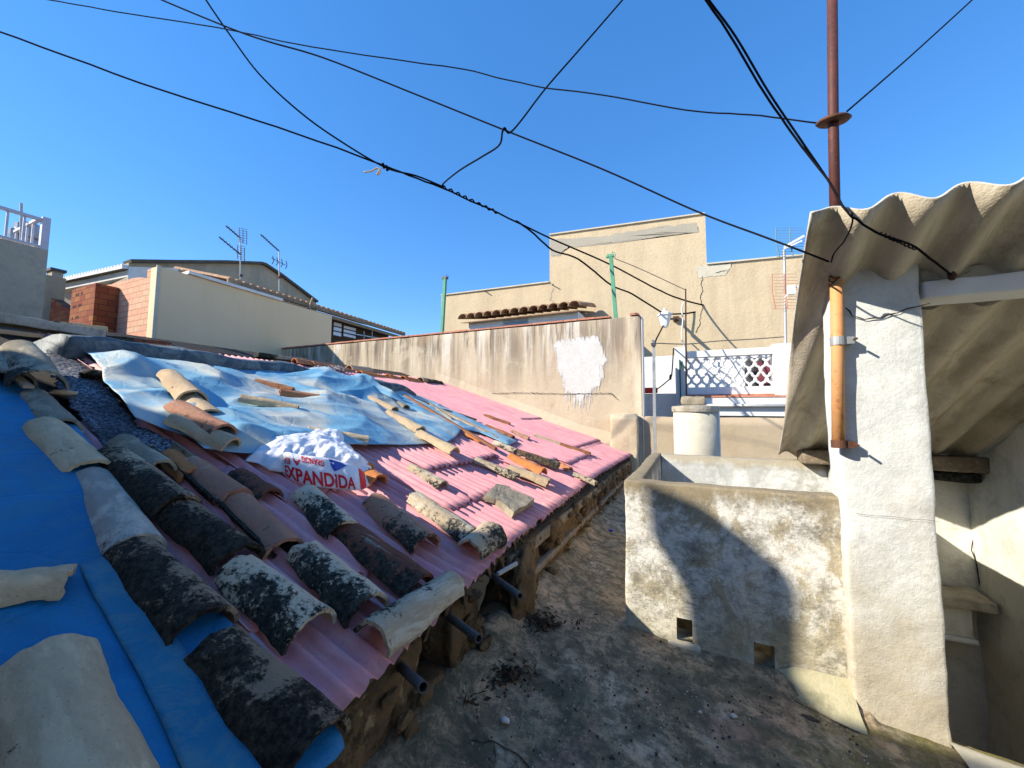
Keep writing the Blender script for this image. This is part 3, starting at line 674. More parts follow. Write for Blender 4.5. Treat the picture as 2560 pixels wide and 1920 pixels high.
# u-pixel, l-pixel (crest), radius, material, lift, channel?, label
TL = [
 ((128, 1592), (262, 2010), .112, 'pale', .03, 0, 'big pale beige tile with a dark left side, bottom left corner'),
 ((548, 1574), (812, 1815), .105, 'black', .03, 0, 'large black lichen covered tile at the very end of the near row'),
 ((335, 1342), (525, 1520), .100, 'black', .035, 0, 'black tile with a pale patch at its lower lip, beside blue strip'),
 ((90, 972), (160, 1046), .085, 'grey', .03, 0, 'dusty dark grey tile beside the tar felt patch'),
 ((118, 1042), (235, 1150), .095, 'pale', .045, 0, 'greenish beige tile with black lower lip, upper end of near row'),
 ((235, 1168), (350, 1335), .090, 'lightgrey', .035, 0, 'pale blue grey tile overlapping the vivid tarp'),
 ((285, 1112), (455, 1236), .095, 'black', .06, 0, 'black tile with yellowish rim next to the pale blue grey tile'),
 ((425, 1228), (610, 1362), .095, 'black', .045, 0, 'black tile with dark red lip in the second row'),
 ((600, 1388), (795, 1530), .098, 'blackpatch', .03, 0, 'tile with cream and pink patches and black edges, second row end'),
 ((310, 1085), (408, 1150), .070, 'grey', .075, 0, 'dark grey tile with a lit rim under the tarp corner'),
 ((482, 1140), (600, 1222), .085, 'pinkish', .035, 0, 'dusty pink tile near the crumpled tarp edge'),
 ((600, 1228), (722, 1345), .088, 'pinkish', .03, 0, 'pink tile with black speckled flank, third row'),
 ((768, 1350), (935, 1485), .096, 'blackpatch', .035, 0, 'tile half cream half black lichen at the end of the third row'),
 ((600, 1170), (680, 1222), .078, 'darkred', .03, 0, 'dark red tile peeping from under the white bag'),
 ((770, 1212), (868, 1300), .092, 'blackpatch', .04, 0, 'greyish tile with black mottling below the white bag'),
 ((872, 1300), (1062, 1437), .094, 'darkred', .03, 0, 'long dark maroon tile with white droppings at its lip'),
 ((940, 1232), (1075, 1335), .096, 'pinkpatch', .03, 0, 'pink tile with scalloped black lip in the middle of the pink sheet'),
 ((1040, 1228), (1185, 1322), .082, 'creamlichen', .03, 0, 'cream tile with black lichen flank in the sun'),
 ((1180, 1352), (1240, 1306), .098, 'creamlichen', .045, 0, 'short tile lying crosswise with its arched end to the viewer'),
 ((1140, 1432), (940, 1560), .085, 'creamlichen', .045, 0, 'cream and black tile lying crosswise on the eave'),
 ((426, 921), (490, 976), .100, 'cream', 0.120, 0, 'large sunlit cream tile, highest on the faded tarp'),
 ((478, 982), (532, 1022), .085, 'cream', 0.100, 0, 'short cream tile tucked under the large sunlit one'),
 ((445, 998), (565, 1060), .085, 'pinkish', 0.130, 0, 'sunlit rosy tile lying on another cream tile'),
 ((440, 1032), (590, 1095), .080, 'cream', 0.100, 0, 'cream tile with a broken rim beneath the rosy tile'),
 ((640, 946), (735, 968), .072, 'terracotta', 0.110, 0, 'terracotta tile with a pale mouth under the membrane fold'),
 ((700, 972), (836, 992), .080, 'terracotta', 0.110, 0, 'orange brown tile lying crosswise in the shade line'),
 ((780, 952), (850, 970), .068, 'terracotta', 0.100, 0, 'half hidden reddish tile beside the membrane fold'),
 ((602, 985), (748, 1012), .070, 'cream', 0.110, 0, 'narrow cream tile lying crosswise on the tarp middle'),
 ((772, 1066), (922, 1090), .072, 'pale', .085, 0, 'beige tile lying crosswise behind the white bag'),
 ((893, 975), (990, 1016), .068, 'cream', 0.110, 0, 'tan tile with an orange lip, top of the sloping tile line'),
 ((945, 978), (1018, 1012), .062, 'grey', 0.105, 0, 'dull dark tile with a pale end behind the tan one'),
 ((972, 1024), (1056, 1066), .070, 'cream', 0.115, 0, 'yellowish mottled tile, second of the sloping tile line'),
 ((1050, 1074), (1142, 1118), .072, 'cream', 0.110, 0, 'plain yellow cream tile at the tarp right corner'),
 ((880, 1142), (925, 1158), .070, 'orange', .055, 0, 'orange tile end peeping out right of the bag'),
 ((905, 1162), (952, 1186), .075, 'orange', .045, 0, 'orange brown tile with an open end right of the bag'),
 ((1030, 1158), (1112, 1202), .062, 'creamlichen', .04, 0, 'short dirty beige tile alone on the sunlit pink sheet'),
 ((1212, 1034), (1276, 1056), .045, 'rust', .055, 0, 'small rust brown tile, farthest up the pink roof'),
 ((1215, 1060), (1285, 1088), .062, 'rust', .055, 0, 'brown speckled tile at the end of the white lath'),
 ((1280, 1074), (1325, 1092), .062, 'pinkpatch', .05, 0, 'flattish beige tile with a cut corner touching the brown one'),
 ((1335, 1084), (1402, 1106), .045, 'cream', .05, 0, 'thin pale yellow tile in front of a rust brown tile'),
 ((1402, 1106), (1476, 1130), .050, 'rust', .055, 0, 'rust brown tile nearest the drip marks on the wall'),
 ((1166, 1080), (1206, 1096), .050, 'orange', .055, 0, 'orange tile fragment beneath the brown strip'),
 ((1238, 1100), (1292, 1122), .060, 'creamlichen', .05, 0, 'grey beige tile just uphill from the dark speckled one'),
 ((1295, 1122), (1402, 1156), .078, 'speckled', .055, 0, 'dark brown tile speckled white, uphill of the orange one'),
 ((1278, 1132), (1362, 1170), .076, 'orange', .095, 0, 'bright orange tile stacked on a cream tile'),
 ((1275, 1160), (1375, 1196), .076, 'cream', .05, 0, 'cream grey tile under the bright orange one'),
 ((1190, 1142), (1298, 1184), .062, 'creamlichen', .045, 0, 'long narrow mossy beige tile below the brown strip'),
 ((1275, 1182), (1370, 1216), .060, 'cream', .045, 1, 'upturned cream channel tile at the sheet edge'),
 ((1402, 1156), (1428, 1168), .055, 'terracotta', .04, 0, 'tiny reddish tile end beside the dark speckled tile'),
 ((1436, 1180), (1492, 1202), .052, 'creamlichen', .04, 0, 'weathered yellow tile right at the far eave'),
 ((400, 1130), (560, 1265), .075, 'black', .022, 1, 'upturned black channel tile between the first two rows'),
 ((560, 1262), (700, 1395), .070, 'black', .018, 1, 'upturned black channel tile lower down between the rows'),
 ((425, 1122), (492, 1172), .070, 'orange', .03, 0, 'half hidden orange tile below the tarp hem'),
 ((58, 850), (108, 925), .125, 'grey', .10, 0, 'large grey tile with sunlit patches near the left frame edge'),
 ((-20, 872), (35, 925), .105, 'grey', .06, 0, 'grey tile cut off by the left frame edge'),
]
tiles = []
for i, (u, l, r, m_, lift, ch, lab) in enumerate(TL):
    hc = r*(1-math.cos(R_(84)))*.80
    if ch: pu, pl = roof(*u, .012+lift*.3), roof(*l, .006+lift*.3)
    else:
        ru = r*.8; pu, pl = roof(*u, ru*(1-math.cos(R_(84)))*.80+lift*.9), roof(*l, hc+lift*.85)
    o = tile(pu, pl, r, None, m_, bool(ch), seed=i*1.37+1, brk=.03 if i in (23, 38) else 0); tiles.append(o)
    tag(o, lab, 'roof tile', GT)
    print('tile %d L=%.2f r=%.3f D=%.2f  %s' % (i, (pl-pu).length, r, (pu.length+pl.length)/2, lab[:30]))
# tile seen edge-on, lying across the near tarp
o = tile(roof(-60, 1440, .10), roof(182, 1420, .10), .062, .06, 'pale', seed=55); tag(o, 'greyish beige tile lying across the vivid tarp, cut by the left frame edge', 'roof tile', GT)
# sticks and chips beside the tar felt
mb = MB(); mb.bar(roof(-10, 905, .12), roof(72, 968, .09), .035, .012, NR); tag(mb.build('lath', TM['cream']), 'pale chipped lath beside the upper left tiles', 'lath')
o = lump('broken_tile_piece', roof(158, 982, .05), .04, .05, .016, TM['cream'], None, 4, .3, 3, 'small pale broken tile piece on the tar felt', 'tile fragment')
o = lump('dark_tile_piece', roof(232, 935, .06), .07, .05, .03, TM['black'], None, 8, .3, 3, 'dark tile fragment half under the faded tarp edge', 'tile fragment')
# broken slab on the pink sheet
def slab(name, pts, h0, h1, mat, lab, cat, seed):
    mb = MB(); P = [roof(x, y, h0) for x, y in pts]; mb.prism(P, NR*(h1-h0)); o = fixn(mb.build(name, mat))
    bm = bmesh.new(); bm.from_mesh(o.data); bmesh.ops.subdivide_edges(bm, edges=bm.edges, cuts=3, use_grid_fill=True)
    for v in bm.verts:
        p = v.co+o.location; v.co += Vector((N3(p, 14, seed), N3(p, 14, seed+3), N3(p, 14, seed+6)))*.010
    bm.to_mesh(o.data); bm.free(); return tag(o, lab, cat)
slab('brick_slab', [(1238, 1262), (1262, 1232), (1332, 1262), (1278, 1296)], .025, .062, M_STONE, 'flat broken brick slab lying on the sunlit pink sheet', 'brick', 1)
slab('brick_slab', [(1208, 1250), (1240, 1222), (1272, 1228), (1242, 1262)], .025, .058, M_STONE, 'smaller brick piece touching the flat slab', 'brick', 2)
# laths and strips
mb = MB(); mb.bar(roof(985, 972, .10), roof(1240, 1122, .075), .032, .022, NR); tag(mb.build('brown_strip', M_BROWNWOOD), 'long brown painted strip running down the roof', 'strip')
mb = MB(); mb.bar(roof(1095, 1022, .085), roof(1250, 1096, .07), .065, .014, NR); tag(mb.build('white_plank', TM['cream']), 'weathered white plank with peeling black paint', 'plank')
mb = MB(); mb.bar(roof(1005, 988, .075), roof(1190, 1050, .07), .10, .012, NR); tag(mb.build('dark_plank', M_DARKWOOD), 'dark rotten plank between membrane fold and pink sheet', 'plank')
mb = MB(); mb.bar(roof(1075, 1008, .098), roof(1130, 1046, .09), .016, .012, NR); tag(mb.build('thin_lath', M_WOOD), 'thin grey lath right beside the brown strip', 'lath')
# membrane fold along the ridge
def fold(name, pts, prof, mat, seed):
    P = spline(pts, 14); V = []; F = []; n = len(prof)
    for i, p in enumerate(P):
        tt = (P[min(i+1, len(P)-1)]-P[max(i-1, 0)]).normalized(); side = tt.cross(NR).normalized()
        k = min(1, (len(P)-1-i)/5)*.35+.65 if i > len(P)/2 else 1
        for j, (a_, h_) in enumerate(prof):
            q = p+side*a_*k+NR*h_*k; q += NR*.028*fbm(q, 3.2, seed, 3)+side*.024*fbm(q, 2.6, seed+5, 3); V.append(q)
    for i in range(len(P)-1):
        for j in range(n-1): F.append((i*n+j, (i+1)*n+j, (i+1)*n+j+1, i*n+j+1))
    F.append(tuple(range(n))); F.append(tuple(range((len(P)-1)*n, len(P)*n))[::-1])
    return fixn(mk(name, V, F, mat, None, True))
prof = [(-.36, .03), (-.26, .09), (-.14, .145), (-.05, .175), (.03, .185), (.062, .175), (.075, .14), (.070, .07), (.055, .0), (.03, -.03)]
base = [roof(150, 900), roof(330, 912), roof(560, 940), roof(740, 958), roof(900, 985), roof(1030, 1002)]
o = fold('ridge_membrane', base, prof, M_MEMB, 2)
tag(o, 'long grey blue membrane folded over the ridge above the faded tarp', 'membrane')
# ridge boards and caps behind the membrane
def cap(u, l, X, r, mat, lab, seed, nrm=Vector((0, 0, 1))):
    o = tile(PX(*u, X), PX(*l, X), r, r*.9, mat, seed=seed, nrm=nrm); tag(o, lab, 'ridge tile', 'ridge cap tiles'); return o
cap((735, 895), (782, 903), -4.35, .10, 'terracotta', 'dull red ridge cap, leftmost of the ridge caps', 81)
cap((778, 902), (828, 914), -4.32, .10, 'terracotta', 'dull red ridge cap, second from the left', 82)
cap((826, 912), (882, 924), -4.30, .10, 'terracotta', 'dull red ridge cap, third from the left below the cream one', 83)
cap((872, 912), (924, 918), -4.45, .11, 'cream', 'cream ridge cap standing behind the others', 84)
cap((898, 926), (972, 940), -4.2, .11, 'orange', 'bright orange ridge cap tilted up', 85)
cap((968, 934), (1010, 946), -4.2, .11, 'orange', 'second orange ridge cap', 86)
cap((1006, 939), (1056, 950), -4.15, .11, 'orange', 'orange ridge cap next to the beige end cap', 87)
cap((1050, 942), (1100, 952), -4.1, .115, 'creamlichen', 'beige ridge end cap against the stained boundary wall', 88)
def beam(a, b_, w_, h_, mat, name, lab, cat, seed=0):
    d = (b_-a); L = d.length; mb = rbox(-L/2, L/2, -w_/2, w_/2, -h_/2, h_/2, .05, .008, 9, .008, seed)
    d.normalize(); y = Vector((0, 0, 1)).cross(d).normalized(); z = d.cross(y); c = (a+b_)/2
    mb.V = [c+d*v.x+y*v.y+z*v.z for v in mb.V]
    return tag(mb.build(name, mat, None, True), lab, cat)
beam(PX(-60, 790, -4.5), PX(250, 838, -4.5), .22, .07, M_MORTAR, 'ridge_slab', 'grey olive slab on the ridge at the left frame edge', 'slab', 1)
beam(PX(120, 812, -4.75), PX(258, 826, -4.75), .2, .05, TM['pale'], 'ridge_slab', 'thin pale slab behind the olive ridge slab', 'slab', 2)
beam(PX(250, 846, -4.6), PX(420, 862, -4.6), .18, .045, TM['darkred'], 'ridge_board', 'dark red brown board on the ridge above the membrane', 'board', 3)
beam(PX(300, 858, -4.45), PX(420, 872, -4.45), .16, .05, TM['pinkpatch'], 'ridge_board', 'rosy weathered board in front of the dark red one', 'board', 4)
beam(PX(405, 868, -4.6), PX(520, 884, -4.6), .16, .04, TM['rust'], 'ridge_board', 'thin brown board right of the rosy board', 'board', 5)
beam(PX(640, 888, -4.6), PX(760, 902, -4.5), .16, .05, TM['grey'], 'ridge_board', 'grey board left of the red ridge caps', 'board', 6)
# grit on the membrane
def scatter(name, pts, mat, smin, smax, lab, cat=None, kind=None):
    mb = MB()
    for p in pts:
        s = random.uniform(smin, smax); rot = Matrix.Rotation(random.uniform(0, 6.3), 3, Vector((random.random()-.5, random.random()-.5, random.random()))).to_3x3()
        V = [p+rot @ Vector(v)*s*random.uniform(.6, 1.2) for v in ((1, 0, -.4), (-.5, .87, -.4), (-.5, -.87, -.4), (.6, .5, .6), (-.7, .1, .6), (.3, -.7, .5))]
        mb.add(V, [(0, 2, 1), (3, 4, 5), (0, 1, 3), (1, 4, 3), (1, 2, 4), (2, 5, 4), (2, 0, 5), (0, 3, 5)])
    o = mb.build(name, mat); return tag(o, lab, cat, kind=kind)
scatter('white_grit', [PX(random.gauss(815, 45), 0, -4.25)*0+PX(780+80*random.random(), 915+random.random()*14+0, -4.2) for _ in range(160)], M_GRITW, .006, .016, 'white grit spilled below the red ridge caps', kind='stuff')

# ---------------------------------------------------------------- plastic bag
bag = thing('plastic_bag', roof(770, 1150, .06), 'crumpled white plastic sack with red lettering lying on the tarp hem', 'bag')
bagp = [(606, 1166), (618, 1146), (655, 1126), (700, 1118), (735, 1106), (790, 1100), (840, 1108), (868, 1122), (885, 1142), (892, 1160), (925, 1188), (920, 1206), (860, 1205), (800, 1200), (730, 1185), (700, 1195), (665, 1190), (640, 1172)]
def bag_h(x, y, d):
    u = Vector((x, y, 0)); h = .045+.078*min(1, d/.09)**.6
    h *= .92+.26*fbm((x, y, 0), 4, 3, 2); h += .017*ridged(x+.5*y, y, 6, 2)*min(1, d*18)+.009*ridged(x, y+.6*x, 14, 7)*min(1, d*30)+.003*ridged(x+y, y-x, 34, 3)
    return max(.05, h)
patch('sack_body', bagp, bag_h, M_BAG, .006, parent=bag, thick=.001)
bot = [(706, 1182), (728, 1200), (765, 1213), (808, 1219), (850, 1223), (885, 1226), (912, 1222), (926, 1207)]
top = [(704, 1142), (716, 1130), (757, 1138), (800, 1142), (842, 1150), (880, 1162), (905, 1175), (926, 1204)]
bp = [roof(x, y, .045) for x, y in bot]; tp = []
for (x, y), b_ in zip(top, bp):
    r = ray(x, y); tp.append(r*(b_.dot(CF)/r.dot(CF)*1.035))
BB = spline(bp, 6); TT = spline(tp, 6); NU = len(BB)-1
def panel(u, v_, off=0):
    f = max(0, min(NU-1e-6, u*NU)); i = int(f); fr = f-i
    b0 = BB[i].lerp(BB[i+1], fr); t0 = TT[i].lerp(TT[i+1], fr); p = b0.lerp(t0, v_)
    out = -(p.normalized())
    bulge = .020*math.sin(math.pi*max(0, min(1, v_)))*(1-.3*u)+.006*N3((u*6, v_*2, 0), 1, 3)+.003*N3((u*16, v_*7, 0), 1, 8)
    return p+out*(bulge+off)
V = []; F = []; nu, nv = 70, 14
for i in range(nu+1):
    for j in range(nv+1): V.append(panel(i/nu, j/nv))
for i in range(nu):
    for j in range(nv): F.append((i*(nv+1)+j, (i+1)*(nv+1)+j, (i+1)*(nv+1)+j+1, i*(nv+1)+j+1))
pn = mk('printed_panel', V, F, M_BAG, bag, True); pn.modifiers.new('t', 'SOLIDIFY').thickness = .001
def text_on(s, u0, v0, u1, v1, mat, name, rot180=False, shear=0, bold=.03):
    cu = bpy.data.curves.new('tmp', 'FONT'); cu.body = s; cu.offset = bold; to = bpy.data.objects.new('tmp', cu); scene.collection.objects.link(to)
    bpy.context.view_layer.update(); me = bpy.data.meshes.new_from_object(to.evaluated_get(bpy.context.evaluated_depsgraph_get()))
    bm = bmesh.new(); bm.from_mesh(me); bmesh.ops.triangulate(bm, faces=bm.faces); bmesh.ops.subdivide_edges(bm, edges=[e for e in bm.edges if e.calc_length() > .25], cuts=1); bmesh.ops.triangulate(bm, faces=bm.faces)
    xs = [v.co.x for v in bm.verts]; ys = [v.co.y for v in bm.verts]; a0, a1, c0, c1 = min(xs), max(xs), min(ys), max(ys)
    V = []
    for v in bm.verts:
        p = (v.co.x-a0)/(a1-a0); q = (v.co.y-c0)/(c1-c0)
        if rot180: p, q = 1-p, 1-q
        V.append(panel(u0+(u1-u0)*p, v0+(v1-v0)*q+shear*(p-.5), .0026))
    bm.verts.index_update(); F = [tuple(x.index for x in f.verts) for f in bm.faces]; bm.free()
    bpy.data.objects.remove(to); bpy.data.meshes.remove(me)
    return sub(name, V, F, mat, pn)
text_on('EXPANDIDA', .06, .04, .74, .50, M_BAGRED, 'red_lettering')
text_on('A EX', .06, .58, .26, .80, M_BAGRED, 'red_lettering', True, .05)
text_on('GRANOG', .27, .72, .46, .93, M_BAGRED, 'red_lettering', True, -.08)
def shape_on(uv, mat, name, off=.0022): return sub(name, [panel(u, v_, off) for u, v_ in uv], [tuple(range(len(uv)))], mat, pn)
shape_on([(.50, .98), (.535, .97), (.57, .96), (.61, .95), (.66, .90), (.62, .78), (.58, .66), (.54, .58), (.515, .75)], M_BAGBLUE, 'blue_triangle_print')
mbv = []
n_ = 9
V = [panel(.80+.10*i/n_, j/8*.96+.02, .002) for i in range(n_+1) for j in range(9)]
F = [(i*9+j, (i+1)*9+j, (i+1)*9+j+1, i*9+j+1) for i in range(n_) for j in range(8)]; sub('red_round_print', V, F, M_BAGRED, pn)

# ---------------------------------------------------------------- boundary wall with white paint patch
bw = thing('boundary_wall', (-4, 6.1, -1.1), 'long stained tan rendered wall with white paint patch behind the pink roof', 'wall')
zt = 1.47
mb = rbox(-9.08, -.645, 6.0, 6.22, -1.3, zt, .12, .004, 2.5, .02, 3); mb.build('wall_body', M_TANWALL, bw, True)
mb = MB(); x = -9.08
i = 0
while x < -.70:
    L = random.uniform(.22, .30)
    if random.random() > .12 or x < -4.5:
        mb.box(x+.006, min(x+L, -.68), 5.985+random.uniform(-.004, .006), 6.235, zt+.012, zt+.04+random.uniform(-.005, .003))
    x += L; i += 1
mb.build('brick_coping', M_COPING, bw)
mb = MB(); mb.box(-.641, -.632, 5.99, 6.23, -1.2, zt-.01); mb.build('white_wall_end', M_TRIM, bw)
def ribbon(pts, w_, off, mat, name, parent, seed=0, jit=.01, nrm=Vector((0, -1, 0))):
    P = []
    for a, b_ in zip(pts, pts[1:]):
        n = max(2, int((b_-a).length/.035))
        P += [a.lerp(b_, k/n) for k in range(n)]
    P.append(pts[-1]); V = []; F = []
    for i, p in enumerate(P):
        t_ = (P[min(i+1, len(P)-1)]-P[max(i-1, 0)]).normalized(); s = t_.cross(nrm).normalized()
        q = p+s*jit*noise.noise(Vector((i*.7, seed, 0)))*2+nrm*off
        ww = w_*(.45+.9*abs(noise.noise(Vector((i*.5, seed, 3)))))
        V += [q+s*ww, q-s*ww]
    F = [(2*i, 2*i+2, 2*i+3, 2*i+1) for i in range(len(P)-1)]
    return mk(name, V, F, mat, parent)
ribbon([PY(x, y, 6.0) for x, y in [(1225, 984), (1300, 982), (1420, 985), (1530, 983), (1545, 1000)]], .007, .016, M_CRACK, 'crack', bw, 1)
ribbon([PY(x, y, 6.0) for x, y in [(1405, 800), (1404, 830), (1400, 850)]], .004, .016, M_CRACK, 'crack', bw, 2)
# paint patch: feathered brushed edge and runs, a coverage value on a thin skin over the render
out = [(1385, 862), (1400, 848), (1424, 850), (1446, 842), (1470, 842), (1492, 838), (1500, 855), (1514, 890), (1520, 900), (1508, 915), (1510, 940), (1500, 965), (1480, 975), (1460, 990), (1430, 985), (1408, 972), (1405, 950), (1392, 915), (1388, 890)]
OP = [(p.x, p.z) for p in (PY(x, y, 6.0) for x, y in out)]
xa_, xb_ = min(p[0] for p in OP)-.12, max(p[0] for p in OP)+.12; zb_, za_ = PY(1450, 1085, 6.0).z, max(p[1] for p in OP)+.08
nxp, nzp = 60, 100; V = []; F = []; cov = []
zlow = PY(1450, 975, 6.0).z
for i in range(nxp+1):
    for j in range(nzp+1):
        X = xa_+(xb_-xa_)*i/nxp; Z = zb_+(za_-zb_)*j/nzp; d, q = nearest_(X, Z, OP); ins = inpoly_(X, Z, OP)
        k = .56+min(.30, d*2.2) if ins else .50-d*3.5
        if Z < zlow+.16:
            mid = 1-abs((X-(xa_+xb_)/2)/(.5*(xb_-xa_)-.10))**2
            k = max(k, (.70 if ins else .66)-.30*max(0, (zlow+.04-Z))/(zlow-zb_)-(1-max(0, mid))*.45)
        V.append((X, 5.9935, Z)); cov.append(k)
for i in range(nxp):
    for j in range(nzp): F.append((i*(nzp+1)+j, (i+1)*(nzp+1)+j, (i+1)*(nzp+1)+j+1, i*(nzp+1)+j+1))
o = mk('paint_patch', V, F, None, bw, True); at = o.data.attributes.new('cover', 'FLOAT', 'POINT'); at.data.foreach_set('value', cov)
t = NT('faded_white_paint', .9, .12); v = t.coord(); an_ = t.n.new('ShaderNodeAttribute'); an_.attribute_name = 'cover'
k = t.math('ADD', an_.outputs['Fac'], t.math('MULTIPLY', t.math('SUBTRACT', t.noise(30, t.coord((1, 1, .10)), 7, .72), .5), .85))
k = t.math('ADD', k, t.math('MULTIPLY', t.math('SUBTRACT', t.noise(11, v, 8, .7), .5), .22))
t.link(t.ramp(k, [(.50, 0), (.60, .95)]), t.b.inputs['Alpha'])
c = t.mix(t.ramp(t.noise(5, v, 8, .7), [(.35, 0), (.7, 1)]), (.66, .65, .62), (.54, .52, .47)); c = t.mix(t.ramp(t.noise(40, v, 7, .75), [(.5, 0), (.75, .6)]), c, (.42, .38, .31))
o.data.materials.append(t.done(c, t.bump(t.noise(60, v, 6), .002, .8)))
# mortar flashing where the roof meets the wall, and the step at the end
V = []; F = []
for i in range(61):
    X = -4.4+i*3.6/60
    for j, (dy, dz) in enumerate([(-.012-.02*abs(N3((X, 0, 0), 3)), .0), (-.03, -.05), (-.05, -.10)]):
        top_ = .16+.04*N3((X, 0, 0), 2.2, 4)
        z = [rz(X)+top_+.05, rz(X)+.10, rz(X)+.035][j]; V.append((X, 6.0+[-.004, -.045, -.075][j], z))
    if i: F += [((i-1)*3+j, i*3+j, i*3+j+1, (i-1)*3+j+1) for j in range(2)]
o = mk('mortar_flashing', V, F, M_TANWALL, bw, True); fixn(o)
mb = rbox(-1.10, -.70, 5.86, 6.0, -1.2, -.02, .06, .02, 5, .04, 6); mb.build('render_step', M_TANWALL, bw, True)
for (px_, pt, pb, nm) in [((1113, 1105), 695, 832, 'leftmost, standing against the sky'), ((1527, 1540), 640, 792, 'right one, before the tan building')]:
    p = PY(px_[1], pb, 6.1); q = PY(px_[0], pt, 6.1)
    po = thing('green_post', p, 'green painted steel post on the boundary wall, '+nm, 'post', 'green posts on the boundary wall')
    mb = MB(); mb.bar(p-Vector((0, 0, .05)), q, .055); mb.build('post', M_GREEN, po)
    mb = MB(); mb.obox(q, (.045, 0, 0), (0, .03, 0), (0, 0, .02)); mb.bar(q+Vector((-.07, 0, -.02)), q+Vector((-.03, 0, .03)), .03); mb.tube(spline([q, q+Vector((.03, 0, .06)), q+Vector((.07, 0, .02)), q+Vector((.06, 0, -.04))], 3), .006, 5)
    mb.build('clamp', M_GREEN if pt < 650 else M_DARK, po)

# ---------------------------------------------------------------- buildings behind
# big tan stepped building
tb = thing('tan_building', (-2.5, 9.5, -6.9), 'tall windowless tan building with a stepped parapet against the sky', 'building')
def stepwall(Yf, parts, mat, parent, name='wall'):
    mb = MB()
    for x0, x1, z1, sl_ in parts:
        n = max(2, int((x1-x0)/.3)); pts = []
        for k in range(n+1):
            X = x0+(x1-x0)*k/n; pts.append(Vector((X, Yf, z1+sl_*(X-x0)+.012*noise.noise(Vector((X*5, 0, z1))))))
        pts = [Vector((x0, Yf, -6.9))]+pts+[Vector((x1, Yf, -6.9))]; mb.prism(pts, (0, .35, 0))
    return fixn(mb.build(name, mat, parent))
xA, xB, xC, xD = PY(1104, 735, 9).x, PY(1374, 588, 9).x, PY(1763, 535, 9).x, 6.5
stepwall(9.0, [(xA, xB, PY(1105, 739, 9).z, -.02), (xB, xC, PY(1375, 588, 9).z, -.06), (xC, xD, PY(1765, 662, 9).z, -.05)], M_TANBLD, tb)
mb = MB()
for x0, x1, z1, sl_ in [(xA, xB, PY(1105, 739, 9).z, -.02), (xB, xC, PY(1375, 588, 9).z, -.06), (xC, xD, PY(1765, 662, 9).z, -.05)]:
    a = Vector((x0, 9.16, z1+.01)); b_ = Vector((x1-.01, 9.16, z1+sl_*(x1-x0)+.01)); mb.bar(a, b_, .40, .03)
mb.build('parapet_capping', M_CREAMPAINT, tb)
ribbon([PY(x, y, 9.0) for x, y in [(1757, 690), (1752, 715), (1758, 722), (1750, 745), (1757, 770), (1750, 790), (1750, 812), (1738, 832)]], .010, .006, M_CRACK, 'crack', tb, 4, .02)
ribbon([PY(x, y, 9.0) for x, y in [(1383, 720), (1376, 745), (1382, 755)]], .02, .006, M_GREYREND, 'repair_patch', tb, 6, .03)
def flatpoly(pts, Yp, mat, name, parent, off=.006, jit=5):
    Q = []
    for i in range(len(pts)):
        a_ = pts[i]; b_ = pts[(i+1) % len(pts)]
        for k in range(8):
            t_ = k/8; Q.append(PY(a_[0]+(b_[0]-a_[0])*t_+jit*noise.noise(Vector((i+k*.4, 2, 0))), a_[1]+(b_[1]-a_[1])*t_+jit*noise.noise(Vector((i*2+k*.9, 7, 0))), Yp)+Vector((0, -off, 0)))
    bm = bmesh.new(); f = bm.faces.new([bm.verts.new(q) for q in Q]); bmesh.ops.triangulate(bm, faces=[f]); V = [v.co.copy() for v in bm.verts]; F = [tuple(v.index for v in f.verts) for f in bm.faces]
    bm.verts.index_update(); F = [tuple(v.index for v in f.verts) for f in bm.faces]; bm.free()
    return fixn(mk(name, V, F, mat, parent))
M_BAND = plaster('grey_repair_band', (.38, .35, .28), (.34, .31, .25), bump=.004)
flatpoly([(1376, 598), (1480, 596), (1600, 575), (1740, 556), (1748, 580), (1640, 590), (1500, 612), (1420, 618), (1400, 640), (1377, 640)], 9.0, M_BAND, 'repair_band', tb)
flatpoly([(1740, 668), (1762, 664), (1830, 656), (1825, 670), (1812, 688), (1780, 690), (1745, 695)], 9.0, M_CREAMPAINT, 'repair_patch', tb)
for (x, y) in [(1207, 728), (1374, 712)]:
    q = PY(x, y, 9.0); mb = MB(); mb.bar(q+Vector((0, .1, .02)), q+Vector((.14, -.12, -.04)), .02); mb.build('parapet_rod', M_DARK, tb)
# white hut with a row of clay tiles
hut = thing('white_hut', (-3.5, 8, -1), 'small white hut with clay tile eaves behind the boundary wall', 'hut')
hx0, hx1 = PY(1172, 810, 7.6).x, PY(1445, 790, 7.6).x; hz = PY(1300, 795, 7.6).z
mb = MB(); mb.box(hx0, hx1, 7.6, 8.9, -1, hz+.02); mb.build('wall', M_WHITE, hut)
for k in range(13):                                     # one clay tile end after another along the eaves
    X = hx0-.05+(hx1-hx0+.02)*k/12; n = 8; V = []; F = []
    for yy, zz in ((7.40, hz+.03), (8.85, hz+.36)):
        for j in range(n+1):
            a_ = math.pi*j/n; V.append((X+.115*math.cos(a_), yy, zz+.04+.105*math.sin(a_)))
    F = [(j, j+1, n+2+j, n+1+j) for j in range(n)]
    o = mk('eaves_tile', V, F, M_ROOFTILE, hut, True); o.modifiers.new('t', 'SOLIDIFY').thickness = .018
mb = MB(); mb.add([(hx0-.12, 7.45, hz+.0), (hx1+.02, 7.45, hz+.0), (hx1+.02, 8.88, hz+.32), (hx0-.12, 8.88, hz+.32)], [(0, 1, 2, 3)]); o = mb.build('roof', M_ROOFTILE, hut); o.modifiers.new('t', 'SOLIDIFY').thickness = .02
a, b_ = PY(1258, 800, 7.59), PY(1320, 825, 7.59)
mb = MB(); mb.box(a.x, b_.x, 7.585, 7.61, 1.5, hz-.03); wn = mb.build('window', M_GALV, hut)
